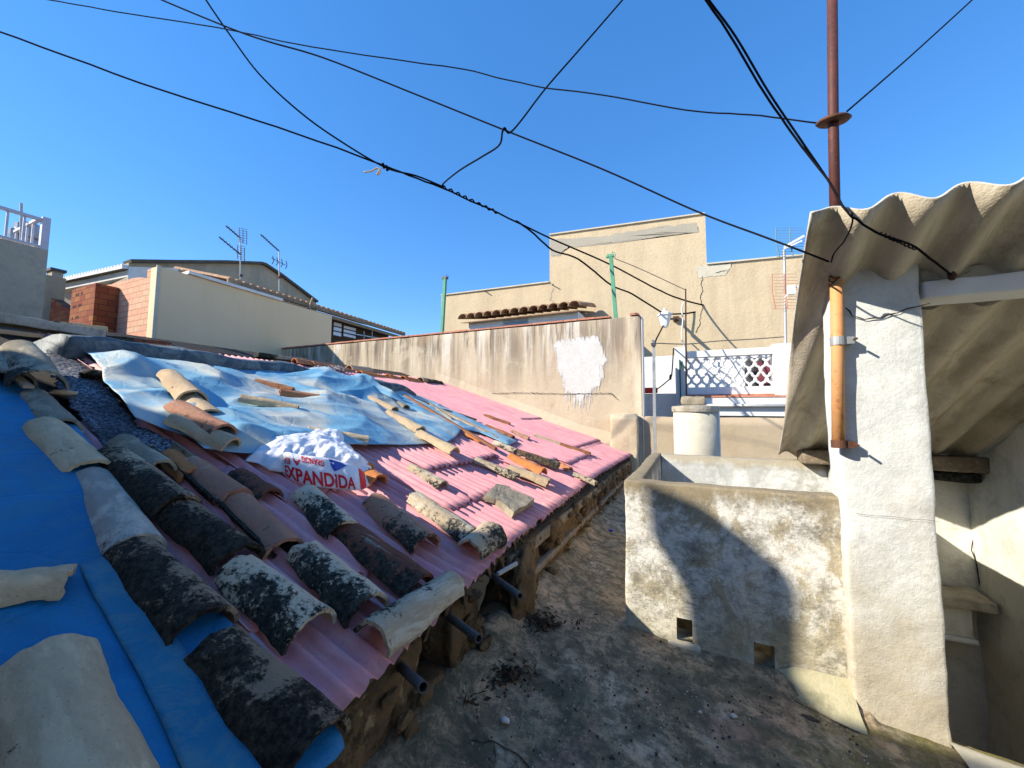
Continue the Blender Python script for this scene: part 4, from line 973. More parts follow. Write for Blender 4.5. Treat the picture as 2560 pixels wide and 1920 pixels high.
mb = MB(); mb.box(a.x+.03, b_.x-.03, 7.578, 7.585, 1.5, hz-.07); mb.subbuild('pane', M_GLASSD, wn)
a, b_ = PY(1300, 812, 7.3), PY(1400, 808, 7.3)
# beige party wall, brick wall, pier
CX = -9.0; cy = PX(397, 665, CX).y; cz = PX(397, 665, CX).z
pw = thing('beige_party_wall', (CX-.2, 5.5, -6.9), 'smooth beige rendered side wall left of the long stained wall', 'wall')
ye = PX(830, 790, CX).y; ze = PX(830, 790, CX).z
mb = MB(); mb.prism([(CX, cy, -6.9), (CX, ye, -6.9), (CX, ye, ze), (CX, cy, cz)], (-.28, 0, 0)); fixn(mb.build('wall', M_BEIGE, pw))
mb = MB(); mb.box(CX-.01, CX+.02, cy-.03, cy+.03, -2, cz+.01); mb.build('corner_bead', M_CREAMPAINT, pw)
ym = PX(560, 705, CX).y
mb = MB(); mb.bar((CX-.12, cy+.45, cz+.035+(ze-cz)*.08), (CX-.12, ye*.62+cy*.38, cz+.03+(ze-cz)*.6), .36, .06); mb.build('capping', M_TRIM, pw)
brk = thing('brick_wall', (-11, cy+.15, -6.9), 'raw hollow brick wall lit by the sun beside the beige wall', 'wall')
xl = PY(217, 726, cy).x; zl = PY(217, 726, cy).z; zr_ = PY(385, 683, cy).z
pts = [(xl, cy, -6.9), (CX-.285, cy, -6.9), (CX-.285, cy, cz), (CX-.42, cy, cz-.01), (CX-.42, cy, cz-.17), (CX-.72, cy, zr_)]
k = 0; X = CX-.72
while X > xl+.3: X -= .3; k += 1; pts.append((X+.0, cy, zr_+(zl-zr_)*(CX-.72-X)/(CX-.72-xl)+.02*(k % 2)))
pts.append((xl, cy, zl)); mb = MB(); mb.prism(pts, (0, .25, 0)); fixn(mb.build('wall', M_BRICK, brk))
pr = thing('brick_pier', (-12.4, cy-.4, -6.9), 'dark shaded brick pier with holed bricks left of the brick wall', 'pier')
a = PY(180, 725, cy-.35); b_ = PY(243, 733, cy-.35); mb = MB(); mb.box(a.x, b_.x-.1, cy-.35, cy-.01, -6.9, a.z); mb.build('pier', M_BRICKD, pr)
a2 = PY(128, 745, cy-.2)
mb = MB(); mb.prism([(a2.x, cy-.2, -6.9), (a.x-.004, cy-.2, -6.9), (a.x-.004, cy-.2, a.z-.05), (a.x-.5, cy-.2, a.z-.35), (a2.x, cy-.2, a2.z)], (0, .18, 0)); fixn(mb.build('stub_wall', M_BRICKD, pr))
mb = MB()
for r_ in range(7):
    for c2 in range(5):
        if (r_+c2) % 3:
            X = a.x+.12+c2*.09; Z = a.z-.16-r_*.24; mb = MB(); mb.box(X, X+.05, cy-.355, cy-.349, Z, Z+.05); mb.build('brick_hole', M_CRACK, pr)
# left grey building with railing
lx = -6.5; pA = PX(121, 626, lx); pS = PX(0, 596, lx)
lb = thing('grey_building', (lx-2, 0, -6.9), 'plain grey rendered building at the left frame edge with roof railing', 'building')
mb = MB(); mb.box(lx-5, lx, -6, pA.y, -6.9, pA.z); mb.build('wall', M_GREYREND, lb)
mb = MB(); mb.box(-22, -14.4, 1.1, 2.0, -6.9, 5.4); mb.box(lx-7, lx-5.002, -6, 1.2, -6.9, pA.z-.5); mb.build('rear_and_shade_block', M_GREYREND, lb)  # tall box is unseen, added to shade the pier; low box continues the building
rl = thing('roof_railing', (lx-.05, 0, pA.z), 'lilac white metal railing on the grey roof edge', 'railing')
ztop = PX(112, 543, lx).z; yy = pA.y-.05
mb = MB(); mb.box(lx-.10, lx-.055, -5, yy, ztop-.03, ztop); mb.box(lx-.10, lx-.055, -5, yy, pA.z+.03, pA.z+.05); mb.box(lx-2.5, lx-.101, yy-.035, yy, ztop-.03, ztop); mb.box(lx-2.5, lx-.101, yy-.03, yy, pA.z+.03, pA.z+.05); mb.build('rails', M_RAIL, rl)
mb = MB(); mb.box(lx-.11, lx-.045, yy-.001, yy+.06, pA.z+.001, ztop+.02); mb.build('corner_post', M_RAIL, rl)
for k in range(34):
    y = yy-.12-k*.115; mb = MB(); mb.box(lx-.088, lx-.07, y-.009, y+.009, pA.z+.05, ztop-.03); mb.build('baluster', M_RAIL, rl)
for k in range(12):
    x = lx-.25-k*.18; mb = MB(); mb.box(x-.009, x+.009, yy-.026, yy-.008, pA.z+.05, ztop-.03); mb.build('baluster', M_RAIL, rl)
for (px0, pyt, pyb, rr, nm) in [(50, 572, 602, .10, 'shorter'), (70, 557, 606, .12, 'taller')]:
    p = PX(px0, pyb+8, lx-.9); tz = PX(px0, pyt, lx-.9).z; hh = tz-(pA.z)
    ck = thing('cowl_or_shade_plate', (p.x, p.y, pA.z), nm+' round steel chimney cowl behind the roof railing', 'chimney cowl')
    mb = MB(); mb.lathe((p.x, p.y, pA.z), [(rr*.75, 0), (rr*.75, hh*.62)], 18); mb.build('pipe', M_STEEL, ck, False)
    mb = MB(); mb.lathe((p.x, p.y, pA.z), [(rr, hh*.62), (rr*1.05, hh*.75), (rr*1.05, hh*.92), (rr*.6, hh*.99), (rr*.3, hh)], 18); mb.build('cowl', M_STEEL, ck, False)
mb = MB(); p = PX(53, 600, lx-.4); q = PX(53, 508, lx-.4); mb.tube([p, q], .012, 6); tag(mb.build('mast_rod', M_GALV), 'thin upright rod behind the railing', 'rod')
# small background house left, with chimney
sh_ = thing('far_house', (-17, 4, -6.9), 'pale house glimpsed between the grey building and the brick pier', 'house')
a = PX(60, 690, -17); b_ = PX(166, 697, -17); mb = MB(); mb.box(-20, -17, a.y, b_.y, -6.9, b_.z); mb.build('wall', M_GABLE, sh_)
c1, c2 = PX(131, 678, -16.99), PX(160, 678, -16.99); mb = MB(); mb.box(-17.4, -17.01, c1.y, c2.y, b_.z-.2, PX(131, 676, -17).z); ch_ = mb.build('chimney', M_MORTAR, sh_)
mb = MB(); mb.box(-17.5, -16.95, c1.y-.05, c2.y+.05, PX(131, 676, -17).z+.002, PX(131, 671, -17).z+.02); mb.subbuild('cap', M_DARK, ch_)
# gable house with cornice
gh = thing('gable_house', (-18, 9, -6.9), 'grey gabled house with white cornice and scalloped tile eaves', 'house')
GX = -15.
apx = [(322, 657), (440, 658), (560, 658), (650, 661), (660, 664), (700, 690), (790, 757)]
P = [PX(x, y, GX) for x, y in apx]
mb = MB(); mb.prism([(GX, P[0].y, -6.9), (GX, P[-1].y, -6.9)]+[tuple(p) for p in P[::-1]], (-5, 0, 0)); fixn(mb.build('wall', M_GABLE, gh))
mb = MB()
for a, b_ in zip(P, P[1:]): mb.bar(a+Vector((-.1, 0, .04)), b_+Vector((-.1, 0, .04)), .5, .09)
mb.build('roof_edge', M_DARKTILE, gh)
B1 = P[0]+Vector((0, -.02, -.12)); A1 = PZ(136, 706, B1.z); dcor = (A1-B1); Lc = dcor.length; dcor.normalize(); outw = Vector((-dcor.y, dcor.x, 0));
if outw.y > 0: outw = -outw
back = -outw
cn = B1+back*.55; cl = A1+back*.55
mb = MB(); mb.prism([cn+Vector((0, 0, .1)), cl+Vector((0, 0, .1)), cl+Vector((0, 0, -9)), cn+Vector((0, 0, -9))], back*.4); fixn(mb.build('street_wall', M_WHITE, gh))
profc = [(.55, -1.15), (.50, -1.15), (.50, -.98), (.42, -.90), (.34, -.70), (.18, -.46), (.14, -.36), (.02, -.30), (.0, -.12), (.55, -.12)]
mb = MB(); mb.prism([B1-dcor*.0+back*a_+Vector((0, 0, h_)) for a_, h_ in profc], dcor*Lc); fixn(mb.build('cornice', M_TRIM, gh))
mb = MB(); n = 26
for k in range(n):
    c0 = B1+dcor*Lc*(k+.5)/n; hw = Lc/n*.5; V = []
    for off, zz in ((-.12, -.10), (2.0, .35)):
        for j in range(7):
            a_ = math.pi*j/6; V.append(c0+back*off+dcor*hw*math.cos(a_)+Vector((0, 0, zz+.15*math.sin(a_))))
    mb.add(V, [(j, j+1, 8+j, 7+j) for j in range(6)]+[(0, 1, 2, 3, 4, 5, 6)])
fixn(mb.build('eave_tiles', M_TRIM, gh))
# plastered return of the cornice round the gable corner
mb = MB(); mb.prism([(GX+.004, P[0].y, P[0].z-.12), (GX+.004, PX(445, 668, GX).y, P[1].z-.14), (GX+.004, PX(445, 676, GX).y, P[1].z-.42), (GX+.004, PX(372, 690, GX).y, P[0].z-1.1), (GX+.004, P[0].y, P[0].z-1.25)], (.02, 0, 0)); fixn(mb.build('cornice_return', M_TRIM, gh))
# tiled veranda roof beyond the beige wall
vr = thing('tiled_veranda', (-10, 8, -6.9), 'dark timber veranda under a clay tile roof beyond the beige wall', 'building')
VX = -9.35; A = PX(560, 700, VX); B = PX(1005, 836, VX)
mb = MB(); n = int((B.y-A.y)/.155); V = []
for k in range(n):
    t_ = (k+.5)/n; y = A.y+(B.y-A.y)*t_; z = A.z+(B.z-A.z)*t_; V = []
    for X, dz in ((VX+.16, .0), (VX-2.2, .62)):
        for j in range(7):
            a_ = math.pi*j/6; V.append((X, y+.078*math.cos(a_), z+dz+.065*math.sin(a_)))
    mb.add(V, [(j, 7+j, 8+j, j+1) for j in range(6)]+[(0, 1, 2, 3, 4, 5, 6)])
mb.build('roof_tiles', M_ROOFTILE, vr)
mb = MB(); mb.bar(A+Vector((.13, 0, -.03)), B+Vector((.13, 0, -.03)), .05, .09); mb.bar(A+Vector((.04, 0, -.14)), B+Vector((.04, 0, -.14)), .05, .09); mb.build('fascia', M_WOOD, vr)
mb = MB(); mb.prism([(VX-.25, A.y, 1.2), (VX-.25, B.y-.4, 1.2), (VX-.25, B.y-.4, B.z-.03), (VX-.25, A.y, A.z-.03)], (-.2, 0, 0)); fixn(mb.build('timber_wall', M_DARKWOOD, vr))
for i, (xa, xb, ya, yb_) in enumerate([(834, 852, 803, 843), (859, 888, 812, 848)]):
    a = PX(xa, ya, VX-.22); b_ = PX(xb, yb_, VX-.22)
    mb = MB(); mb.box(VX-.245, VX-.215, a.y-.05, b_.y+.05, b_.z-.05, a.z+.05); wf_ = mb.build('window', M_DARKWOOD, vr)
    mb = MB(); h_ = (a.z-b_.z)/3
    for k in range(3): mb.box(VX-.21, VX-.205, a.y, b_.y, b_.z+k*h_+.02, b_.z+(k+1)*h_-.02)
    mb.subbuild('pane', M_GLASS, wf_)
mb = MB()
for x_, y0_, y1_ in [(910, 828, 850), (930, 826, 846)]:
    mb.bar(PX(x_, y0_, VX+.02), PX(x_, y1_, VX+.02), .02)
mb.bar(PX(890, 836, VX), PX(985, 852, VX), .03); mb.build('railing', M_STEEL, vr)
mb = MB(); p = PX(772, 772, CX-.05); mb.bar(p, PX(782, 745, CX-.05), .05, .05); mb.bar(PX(792, 776, CX-.05), PX(788, 760, CX-.05), .04, .04); tag(mb.build('roof_props', M_WOOD), 'two short leaning wooden props on top of the beige wall', 'props')
# antennas
def antenna(name, x, yt, yb, X, lab, kind):
    p = PX(x, yb, X); q = PX(x, yt, X); an = thing(name, p, lab, 'antenna', 'tv antennas on masts'); s = (q-p).length
    mb = MB(); mb.tube([p, q], s*.012, 6); mb.build('mast', M_GALV, an)
    mb = MB()
    cu = CU; rt_ = Vector((0, 1, 0))
    def arr(c, L, up=.35, n=0):
        d = Vector((0, -.86, .42)); mb.bar(c, c+d*L, s*.022, s*.02)
        for k in range(n): m_ = c+d*L*(k+1)/(n+1); mb.bar(m_+Vector((.5, .25, .3))*s*.06, m_-Vector((.5, .25, .3))*s*.06, s*.008)
    def grid(c, sz):
        for k in range(7): zz = -sz+2*sz*k/6; mb.bar(c+Vector((.05, -sz*.5, zz)), c+Vector((.05, sz*.5, zz+.04)), s*.006)
        for k in (-1, 0, 1): mb.bar(c+Vector((.05, k*sz*.5, -sz)), c+Vector((.05, k*sz*.5-sz*.12, sz)), s*.012)
    if kind == 'double':
        arr(q-(q-p)*.03, s*.36, n=5); grid(q-(q-p)*.05+Vector((0, .05, s*.07)), s*.16)
        arr(q-(q-p)*.40, s*.52, n=6); grid(q-(q-p)*.38, s*.15)
    else:
        arr(q, s*.55, n=8)
        c = q-(q-p)*.28
        for k in (-1, -.4, .3, 1): mb.tube(spline([c+Vector((0, k*s*.17, s*.10)), c+Vector((0, k*s*.17+s*.03, 0)), c+Vector((0, k*s*.17, -s*.10))], 4), s*.010, 5)
        mb.bar(c+Vector((0, -s*.2, .05)), c+Vector((0, s*.17, -.02)), s*.012)
    mb.build('aerial', M_DARK, an)
    mb = MB(); c = p+(q-p)*(.12 if kind == 'double' else .35); mb.obox(c+Vector((.02, 0, 0)), (.03, 0, 0), (0, s*.03, 0), (0, 0, s*.025)); mb.build('junction_box', M_MAROON if kind != 'double' else M_DARK, an)
antenna('tv_antenna', 601, 592, 702, -12, 'double grid tv antenna on the roof, taller and left of the other', 'double')
antenna('tv_antenna', 698, 628, 728, -11, 'tv antenna with curved loops, right of the double one', 'loop')
# right antenna near the balustrade
an = thing('tv_antenna', PY(1964, 870, 7.3), 'large tv antenna with blue upper and orange lower grid beside the hanging sheet', 'antenna', 'tv antennas on masts')
p, q = PY(1964, 868, 7.3), PY(1960, 625, 7.3); mb = MB(); mb.tube([p, q], .022, 8); mb.build('mast', M_GALV, an)
def gridp(xs, ys0, ys1, n, mat, nm, lean):
    mb = MB(); Yp = 7.25
    for k in range(n):
        y = ys0+(ys1-ys0)*k/(n-1); dx = -lean*abs(k/(n-1)-.5)*2
        mb.tube([PY(xs[0]+lean-lean*abs(2*k/(n-1)-1), y, Yp), PY(xs[1]+lean-lean*abs(2*k/(n-1)-1), y, Yp)], .004, 5)
    for xx in (xs[0], (xs[0]+xs[1])/2): mb.tube([PY(xx, ys0, Yp), PY(xx+lean*-1+lean, (ys0+ys1)/2, Yp), PY(xx+lean, ys1, Yp)], .010, 5)
    mb.build(nm, mat, an)
gridp((1940, 2010), 570, 642, 12, M_ANTBLUE, 'upper_grid', 8)
gridp((1930, 1992), 685, 772, 12, M_ANTORANGE, 'lower_grid', 8)
mb = MB(); mb.bar(PY(1960, 618, 7.2), PY(2010, 590, 7.2), .03); mb.bar(PY(1960, 622, 7.2), PY(2005, 602, 7.2), .02); mb.bar(PY(1962, 742, 7.2), PY(1995, 715, 7.2), .02)
mb.obox(PY(1978, 725, 7.2), (.05, 0, 0), (0, .03, 0), (0, 0, .07)); mb.build('boom', M_BOX, an)

# ---------------------------------------------------------------- terrace with lattice balustrade
YB = 7.0
bt = thing('lattice_balustrade', (.5, YB, .3), 'white balustrade with quatrefoil lattice and two square posts', 'balustrade')
def wbox(x0, y0, x1, y1, Yf, dep, mb):
    a = PY(x0, y0, Yf); b_ = PY(x1, y1, Yf); mb.box(min(a.x, b_.x), max(a.x, b_.x), Yf, Yf+dep, min(a.z, b_.z), max(a.z, b_.z)); return mb
P0 = PY(1687, 868, YB-.03); P1 = PY(1717, 985, YB-.03)
mb = MB(); mb.box(P0.x, P1.x, YB-.04, YB+.22, -.1, P0.z); mb.build('post', M_WHITE, bt)
R0 = PY(1932, 860, YB-.03); mb = MB(); mb.box(R0.x, R0.x+.30, YB-.04, YB+.26, -.1, R0.z); mb.build('post', M_WHITE, bt)
lx0, lx1 = P1.x+.002, R0.x-.002; lz1 = PY(1800, 890, YB).z; lz0 = PY(1800, 967, YB).z; zr0 = PY(1800, 874, YB).z
mb = MB(); mb.box(lx0, lx1, YB, YB+.16, lz1, zr0); mb.build('top_rail', M_WHITE, bt)
mb = MB(); mb.box(lx0, lx1, YB-.02, YB+.2, lz0-.12, lz0-.002); mb.build('bottom_rail', M_WHITE, bt)
mb = MB(); mb.box(lx0, lx1, YB-.03, YB+.0, lz0-.145, lz0-.121); mb.build('pink_moulding', M_COPING, bt)
ncol, nrow = 8, 4; pw_ = (lx1-lx0)/ncol; ph_ = (lz1-lz0)/nrow; mb = MB()
for c_i in range(ncol+1):                               # pairs of wavy bars that touch and part make the lattice
    for sgn in (-1, 1):
        pts = []
        for k in range(nrow*12+1):
            t_ = k/12; z = lz0+ph_*t_; amp = pw_*.5*abs(math.sin(math.pi*(t_/1.0)*.5+0))
            s_ = (1-math.cos(2*math.pi*t_/2))/2
            s_ = s_+.09*math.sin(4*math.pi*t_)
            x = lx0+c_i*pw_+sgn*pw_*.5*s_*1.0
            if lx0-.001 <= x <= lx1+.001: pts.append(Vector((x, YB+.07, z)))
            else:
                if len(pts) > 1: mb.tube(pts, .021, 5)
                pts = []
        if len(pts) > 1: mb.tube(pts, .021, 5)
mb.build('lattice', M_WHITE, bt, True)
# white walls below and behind
ww = thing('white_terrace_wall', (0, 7.6, -1), 'white washed wall below and behind the lattice balustrade', 'wall')
mb = MB(); a = PY(1600, 893, 7.9); mb.box(a.x-1.2, 4.0, 7.9, 8.0, -1.2, a.z); mb.build('back_wall', M_WHITE, ww)
mb = MB(); a = PY(1600, 985, 7.3); mb.box(-.9, 4.0, 7.24, 7.38, -1.2, a.z); mb.build('low_wall', M_WHITE, ww)
mb = MB(); a = PY(1740, 1000, 6.95); mb.box(-.02, 4.0, 6.75, 7.2, a.z-.25, a.z+.03); mb.build('slab', M_WHITE, ww)
mb = MB(); mb.box(-.02, 4.0, 6.74, 7.0, a.z+.031, a.z+.06); mb.build('pink_edge', M_COPING, ww)
mb = MB(); p0 = PY(1735, 1014, 6.7); mb.tube([p0, p0+Vector((2.2, 0, 0))], .028, 10); mb.build('handrail_pipe', M_GALV, ww, True)
# dark shutter and maroon things behind the lattice
mb = MB(); a = PY(1860, 890, 7.89); b_ = PY(1880, 980, 7.89); mb.box(a.x, b_.x+.25, 7.86, 7.89, b_.z, a.z-.05); o = mb.build('dark_shutter', M_DARK, ww)
mb = MB(); a = PY(1895, 905, 7.7); mb.box(a.x, a.x+.35, 7.66, 7.74, PY(1895, 975, 7.7).z, a.z); tag(mb.build('maroon_cloth', M_MAROON), 'maroon cloth hanging behind the lattice', 'cloth')
mb = MB(); a = PY(1699, 900, 6.95); b_ = PY(1702, 1010, 6.9); mb.bar(a, b_, .05, .02); mb.bar(PY(1698, 903, 6.95), PY(1716, 925, 6.95), .02, .02); tag(mb.build('green_bracket', simple('dark_green_paint', (.02, .08, .06), (.03, .11, .08), 8, .6, .001)), 'dark green bracket leaning on the left balustrade post', 'bracket')
mb = rbox(0, .24, 0, .12, 0, .10, .03, .004, 5, .02, 1); p0 = PY(1608, 983, 7.2); mb.V = [v+p0 for v in mb.V]; tag(mb.build('red_box', M_REDPL, None, True), 'small red plastic box beside the wall end', 'box')
# low tan wall, cylinder, post
zl_ = PY(1583, 1041, 6.0).z
mb = rbox(-.70, 4.0, 6.0, 6.2, -1.3, zl_, .1, .008, 3, .015, 8); tag(mb.build('low_wall', M_LOWWALL, None, True), 'low tan rendered wall behind the round chimney', 'wall')
cc = Vector((.05, 4.8, 0)); zc1, zc0 = PY(1740, 1016, 4.8).z, -1.2; rcy = (PY(1795, 1060, 4.8).x-PY(1682, 1060, 4.8).x)/2
cyl = thing('round_chimney', (cc.x, cc.y, zc0), 'pale round cement chimney with a stone weighing down its lid', 'chimney')
mb = MB(); mb.lathe((cc.x, cc.y, 0), [(rcy, zc0), (rcy, zc1-.06)], 40); o = mb.build('shaft', M_CREAMPAINT, cyl)
for p_ in o.data.polygons: p_.use_smooth = len(p_.vertices) == 4
mb = MB(); mb.lathe((cc.x, cc.y, 0), [(rcy*1.06, zc1-.06), (rcy*1.07, zc1-.03), (rcy*1.06, zc1), (rcy*.5, zc1+.012)], 40); mb.build('lid', M_MORTAR, cyl)
mb = rbox(-.12, .12, -.08, .08, 0, .10, .03, .014, 9, .02, 5); p0 = Vector((cc.x-.02, cc.y, zc1+.01)); mb.V = [v+p0 for v in mb.V]
tag(mb.build('stone', M_STONE, None, True), 'squarish stone resting on the round chimney lid', 'stone')
p0 = PY(1799, 1140, 4.75); mb = MB(); mb.tube([Vector((p0.x, 4.75, -1.2)), Vector((p0.x, 4.75, PY(1799, 1022, 4.75).z))], .014, 8); tag(mb.build('white_pipe', M_BOX), 'thin white pipe along the round chimney right side', 'pipe')
p0, p1 = PY(1637, 1140, 5.4), PY(1634, 850, 5.4); gp = thing('grey_post', p0, 'grey galvanised square post standing before the low tan wall', 'post')
mb = MB(); mb.bar(Vector((p0.x, 5.4, -1.15)), p1, .036); mb.build('post', M_GALV, gp)
mb = MB(); mb.obox(PY(1634, 861, 5.38), (.03, 0, 0), (0, .02, 0), (0, 0, .02)); mb.build('cleat', M_DARK, gp)
# lantern on the wall
lw = PY(1662, 795, 8.2)
ln = thing('wall_lantern', lw, 'small white lantern on a bracket in front of the tan building', 'lantern')
mb = MB(); mb.lathe(lw, [(.05, -.19), (.07, -.15), (.12, .03), (.14, .05)], 6); mb.build('lamp_body', M_BOX, ln)
mb = MB(); mb.lathe(lw, [(.15, .051), (.13, .09), (.04, .14), (.02, .2)], 6); mb.build('lamp_cap', M_BOX, ln)
mb = MB(); mb.bar(lw+Vector((.05, .0, -.02)), PY(1690, 798, 8.98), .04, .04); mb.build('arm', M_DARK, ln)
mb = MB(); mb.obox(PY(1690, 797, 8.95), (.06, 0, 0), (0, .04, 0), (0, 0, .05)); mb.build('wall_plate', M_RUSTRING, ln)
mb = MB(); p0, p1 = PY(1716, 1000, 6.9), PY(1714, 722, 6.9); mb.tube([p0, p1], .012, 6); tag(mb.build('rust_rod', M_RUSTRING), 'thin rusty upright rod at the left balustrade post', 'rod')

# ---------------------------------------------------------------- tank
TY, TX0, TX1, TZ = 2.015, -.31, .56, -.342
tk = thing('cement_tank', (0, 2.5, -1.1), 'open rectangular cement tank with peeling lime wash and two square holes', 'tank')
def holed(x0, x1, z0, z1, y0, y1, holes, mat, parent, name):
    xs = sorted(set(lin(x0, x1, .03, .014)+[h for H in holes for h in H[:2]])); zs = sorted(set(lin(z0, z1, .03, .014)+[h for H in holes for h in H[2:]]))
    inside = lambda x, z: any(H[0] < x < H[1] and H[2] < z < H[3] for H in holes)
    rad = .014; mb = MB()
    def fn(p):
        q = Vector((min(max(p.x, x0+rad), x1-rad), min(max(p.y, y0+rad), y1-rad), min(max(p.z, z0+rad), z1-rad))); d = p-q
        if d.length > rad: p = q+d.normalized()*rad
        nn = d.normalized() if d.length else Vector((0, 0, 0))
        return p+nn*(.007*fbm(p, 4, 2)+.0025*fbm(p, 22, 5, 3))
    for yv, fl in ((y0, False), (y1, True)):
        V = [fn(Vector((x, yv, z))) for x in xs for z in zs]; n = len(zs); F = []
        for i in range(len(xs)-1):
            for j in range(n-1):
                if inside((xs[i]+xs[i+1])/2, (zs[j]+zs[j+1])/2): continue
                q = (i*n+j, (i+1)*n+j, (i+1)*n+j+1, i*n+j+1); F.append(q[::-1] if fl else q)
        mb.add(V, F)
    ys = lin(y0, y1, .03, .014)
    for A_, B_, f in ((xs, ys, lambda a, b2: Vector((a, b2, z1))), (ys, zs, lambda a, b2: Vector((x0, a, b2))), (ys, zs, lambda a, b2: Vector((x1, a, b2)))):
        V = [fn(f(a, b2)) for a in A_ for b2 in B_]; n = len(B_); mb.add(V, [(i*n+j, (i+1)*n+j, (i+1)*n+j+1, i*n+j+1) for i in range(len(A_)-1) for j in range(n-1)])
    for H in holes:
        a, b2, c2, d2 = H; y0_, y1_ = y0-.003, y1+.003
        for quad in ([(a, y0_, c2), (a, y1_, c2), (a, y1_, d2), (a, y0_, d2)], [(b2, y0_, c2), (b2, y0_, d2), (b2, y1_, d2), (b2, y1_, c2)], [(a, y0_, d2), (a, y1_, d2), (b2, y1_, d2), (b2, y0_, d2)], [(a, y0_, c2), (b2, y0_, c2), (b2, y1_, c2), (a, y1_, c2)]):
            mb.add(quad, [(0, 1, 2, 3)])
    o = mb.build(name, mat, parent, True); bm = bmesh.new(); bm.from_mesh(o.data); bmesh.ops.remove_doubles(bm, verts=bm.verts, dist=.0008); bmesh.ops.recalc_face_normals(bm, faces=bm.faces); bm.to_mesh(o.data); bm.free()
    return o
def pxr(x0, y0, x1, y1):
    a = PY(x0, y0, TY); b2 = PY(x1, y1, TY); return (a.x, b2.x, b2.z, a.z)
H1 = pxr(1691, 1542, 1732, 1606); H2 = pxr(1884, 1604, 1938, 1672)
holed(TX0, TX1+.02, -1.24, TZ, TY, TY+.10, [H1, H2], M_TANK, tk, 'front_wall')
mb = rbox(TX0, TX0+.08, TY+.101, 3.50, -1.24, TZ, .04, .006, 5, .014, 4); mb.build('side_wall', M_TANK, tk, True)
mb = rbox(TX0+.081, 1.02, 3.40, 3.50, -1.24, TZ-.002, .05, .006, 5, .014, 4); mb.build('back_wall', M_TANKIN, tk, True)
mb = MB(); mb.box(TX0+.081, .50, TY+.101, 3.40, -.80, -.76); mb.build('basin_floor', M_TANKIN, tk)
mb = rbox(.86, .94, TY+.5, 3.39, -1.24, TZ-.01, .05, .006, 5, .014, 4); mb.build('far_side_wall', M_TANKIN, tk, True)
# mortar skirt
V = []; F = []
for i in range(31):
    X = .255+(.55-.255)*i/30; k = min(1, i/12)*.5+i/60
    for j in range(8):
        s = j/7; hh = (.01+.085*k)*(1-s)**2.2; V.append((X, TY-.004-(.02+.14*k)*s, zg(X)+hh+.004*N3((X, s, 0), 9)+(.010 if j < 7 else -.01)))
    if i: F += [((i-1)*8+j, i*8+j, i*8+j+1, (i-1)*8+j+1) for j in range(7)]
fixn(mk('mortar_skirt', V, F, M_SKIRT, tk, True))
mb = rbox(H1[0]-.04, H1[1]+.03, TY-.022, TY-.004, H1[2]-.07, H1[2]-.004, .02, .004, 9, .008, 3); mb.build('hole_sill', M_CREAMPAINT, tk, True)

# ---------------------------------------------------------------- pillar with pole
PYF = 1.965; pxl, pxr_ = .545, .815
pil = thing('white_pillar', (.68, 2.02, -1.2), 'square lime washed pillar carrying the corrugated fibre cement roof', 'pillar')
SB = (.589-PY(2040, 1120, 3.45).z)/(3.45-1.95); SA = .589+1.95*SB
def shz(Y): return SA-SB*Y
mb = rbox(pxl, pxr_, PYF, 2.13, -1.30, .60, .03, .006, 6, .012, 12); mb.build('shaft', M_PILLAR, pil, True)
ribbon([PY(x, y, PYF) for x, y in [(2112, 770), (2130, 790), (2160, 798), (2200, 797), (2240, 780), (2290, 768), (2322, 758)]], .0042, .0078, M_CRACK, 'crack', pil, 9, .006)
ribbon([PY(x, y, PYF) for x, y in [(2140, 1283), (2180, 1288), (2240, 1292), (2345, 1302)]], .0011, .0075, M_CRACK, 'crack', pil, 11, .003)
# mortar lumps between pillar, lintel and sheet
mb = MB()
for i in range(60):
    pass
mb = rbox(.548, 2.6, 1.985, 2.125, .475, .60, .02, .012, 8, .015, 6)
zc_ = lambda X, Y: shz(Y)-.030+.020*math.cos(2*math.pi*(X-on(2240, 487, (0, SB, 1), SA).x)/.168)
mb.V = [Vector((v.x, v.y, min(v.z, zc_(v.x, v.y)-.012))) for v in mb.V]
o = mb.build('mortar_bed', M_MORTAR, pil, True)
ri = MB(); p = PX
# pole: brown above, orange below, one pole with sleeves and clamps
pp = [PY(2079, -160, 1.94), PY(2083, 300, 1.94), PY(2090, 655, 1.94)]; pb = [PY(2090, 655, 1.94), PY(2094, 900, 1.94), PY(2096, 1112, 1.94)]
pole = thing('metal_pole', pb[-1], 'tall thin pole strapped to the pillar, brown above and orange below', 'pole')
mb = MB(); mb.tube(pp, .0185, 14); mb.build('upper_tube', M_PIPE_BROWN, pole, True)
mb = MB(); mb.tube(pb, .0215, 14); mb.build('lower_tube', M_PIPE_ORANGE, pole, True)
q = PY(2083, 302, 1.94)
mb = MB(); mb.lathe((0, 0, 0), [(.020, -.006), (.052, -.008), (.060, 0), (.052, .008), (.020, .006)], 24)
Rm = Matrix.Rotation(R_(14), 3, Vector((.9, .4, 0))); mb.V = [Rm @ v+q for v in mb.V]; mb.build('ring', M_RUSTRING, pole, True)
def strap(px_, py_, h_, mat):
    q = PY(px_, py_, 1.94); mb = MB(); mb.lathe(q, [(.0235, -h_/2), (.026, -h_/2), (.026, h_/2), (.0235, h_/2)], 18)
    mb.obox(q+Vector((.034, .004, 0)), (.014, .0, 0), (0, .018, 0), (0, 0, h_*.42)); mb.build('clamp', mat, pole); mb = MB(); mb.tube([q+Vector((.045, -.02, 0)), q+Vector((.045, -.045, 0))], .005, 6); return mb.build('bolt', M_RUSTRING, pole)
strap(2095, 853, .034, M_GALV); strap(2098, 1110, .030, M_RUSTRING)
mb = MB(); q = PY(2090, 690, 1.94)
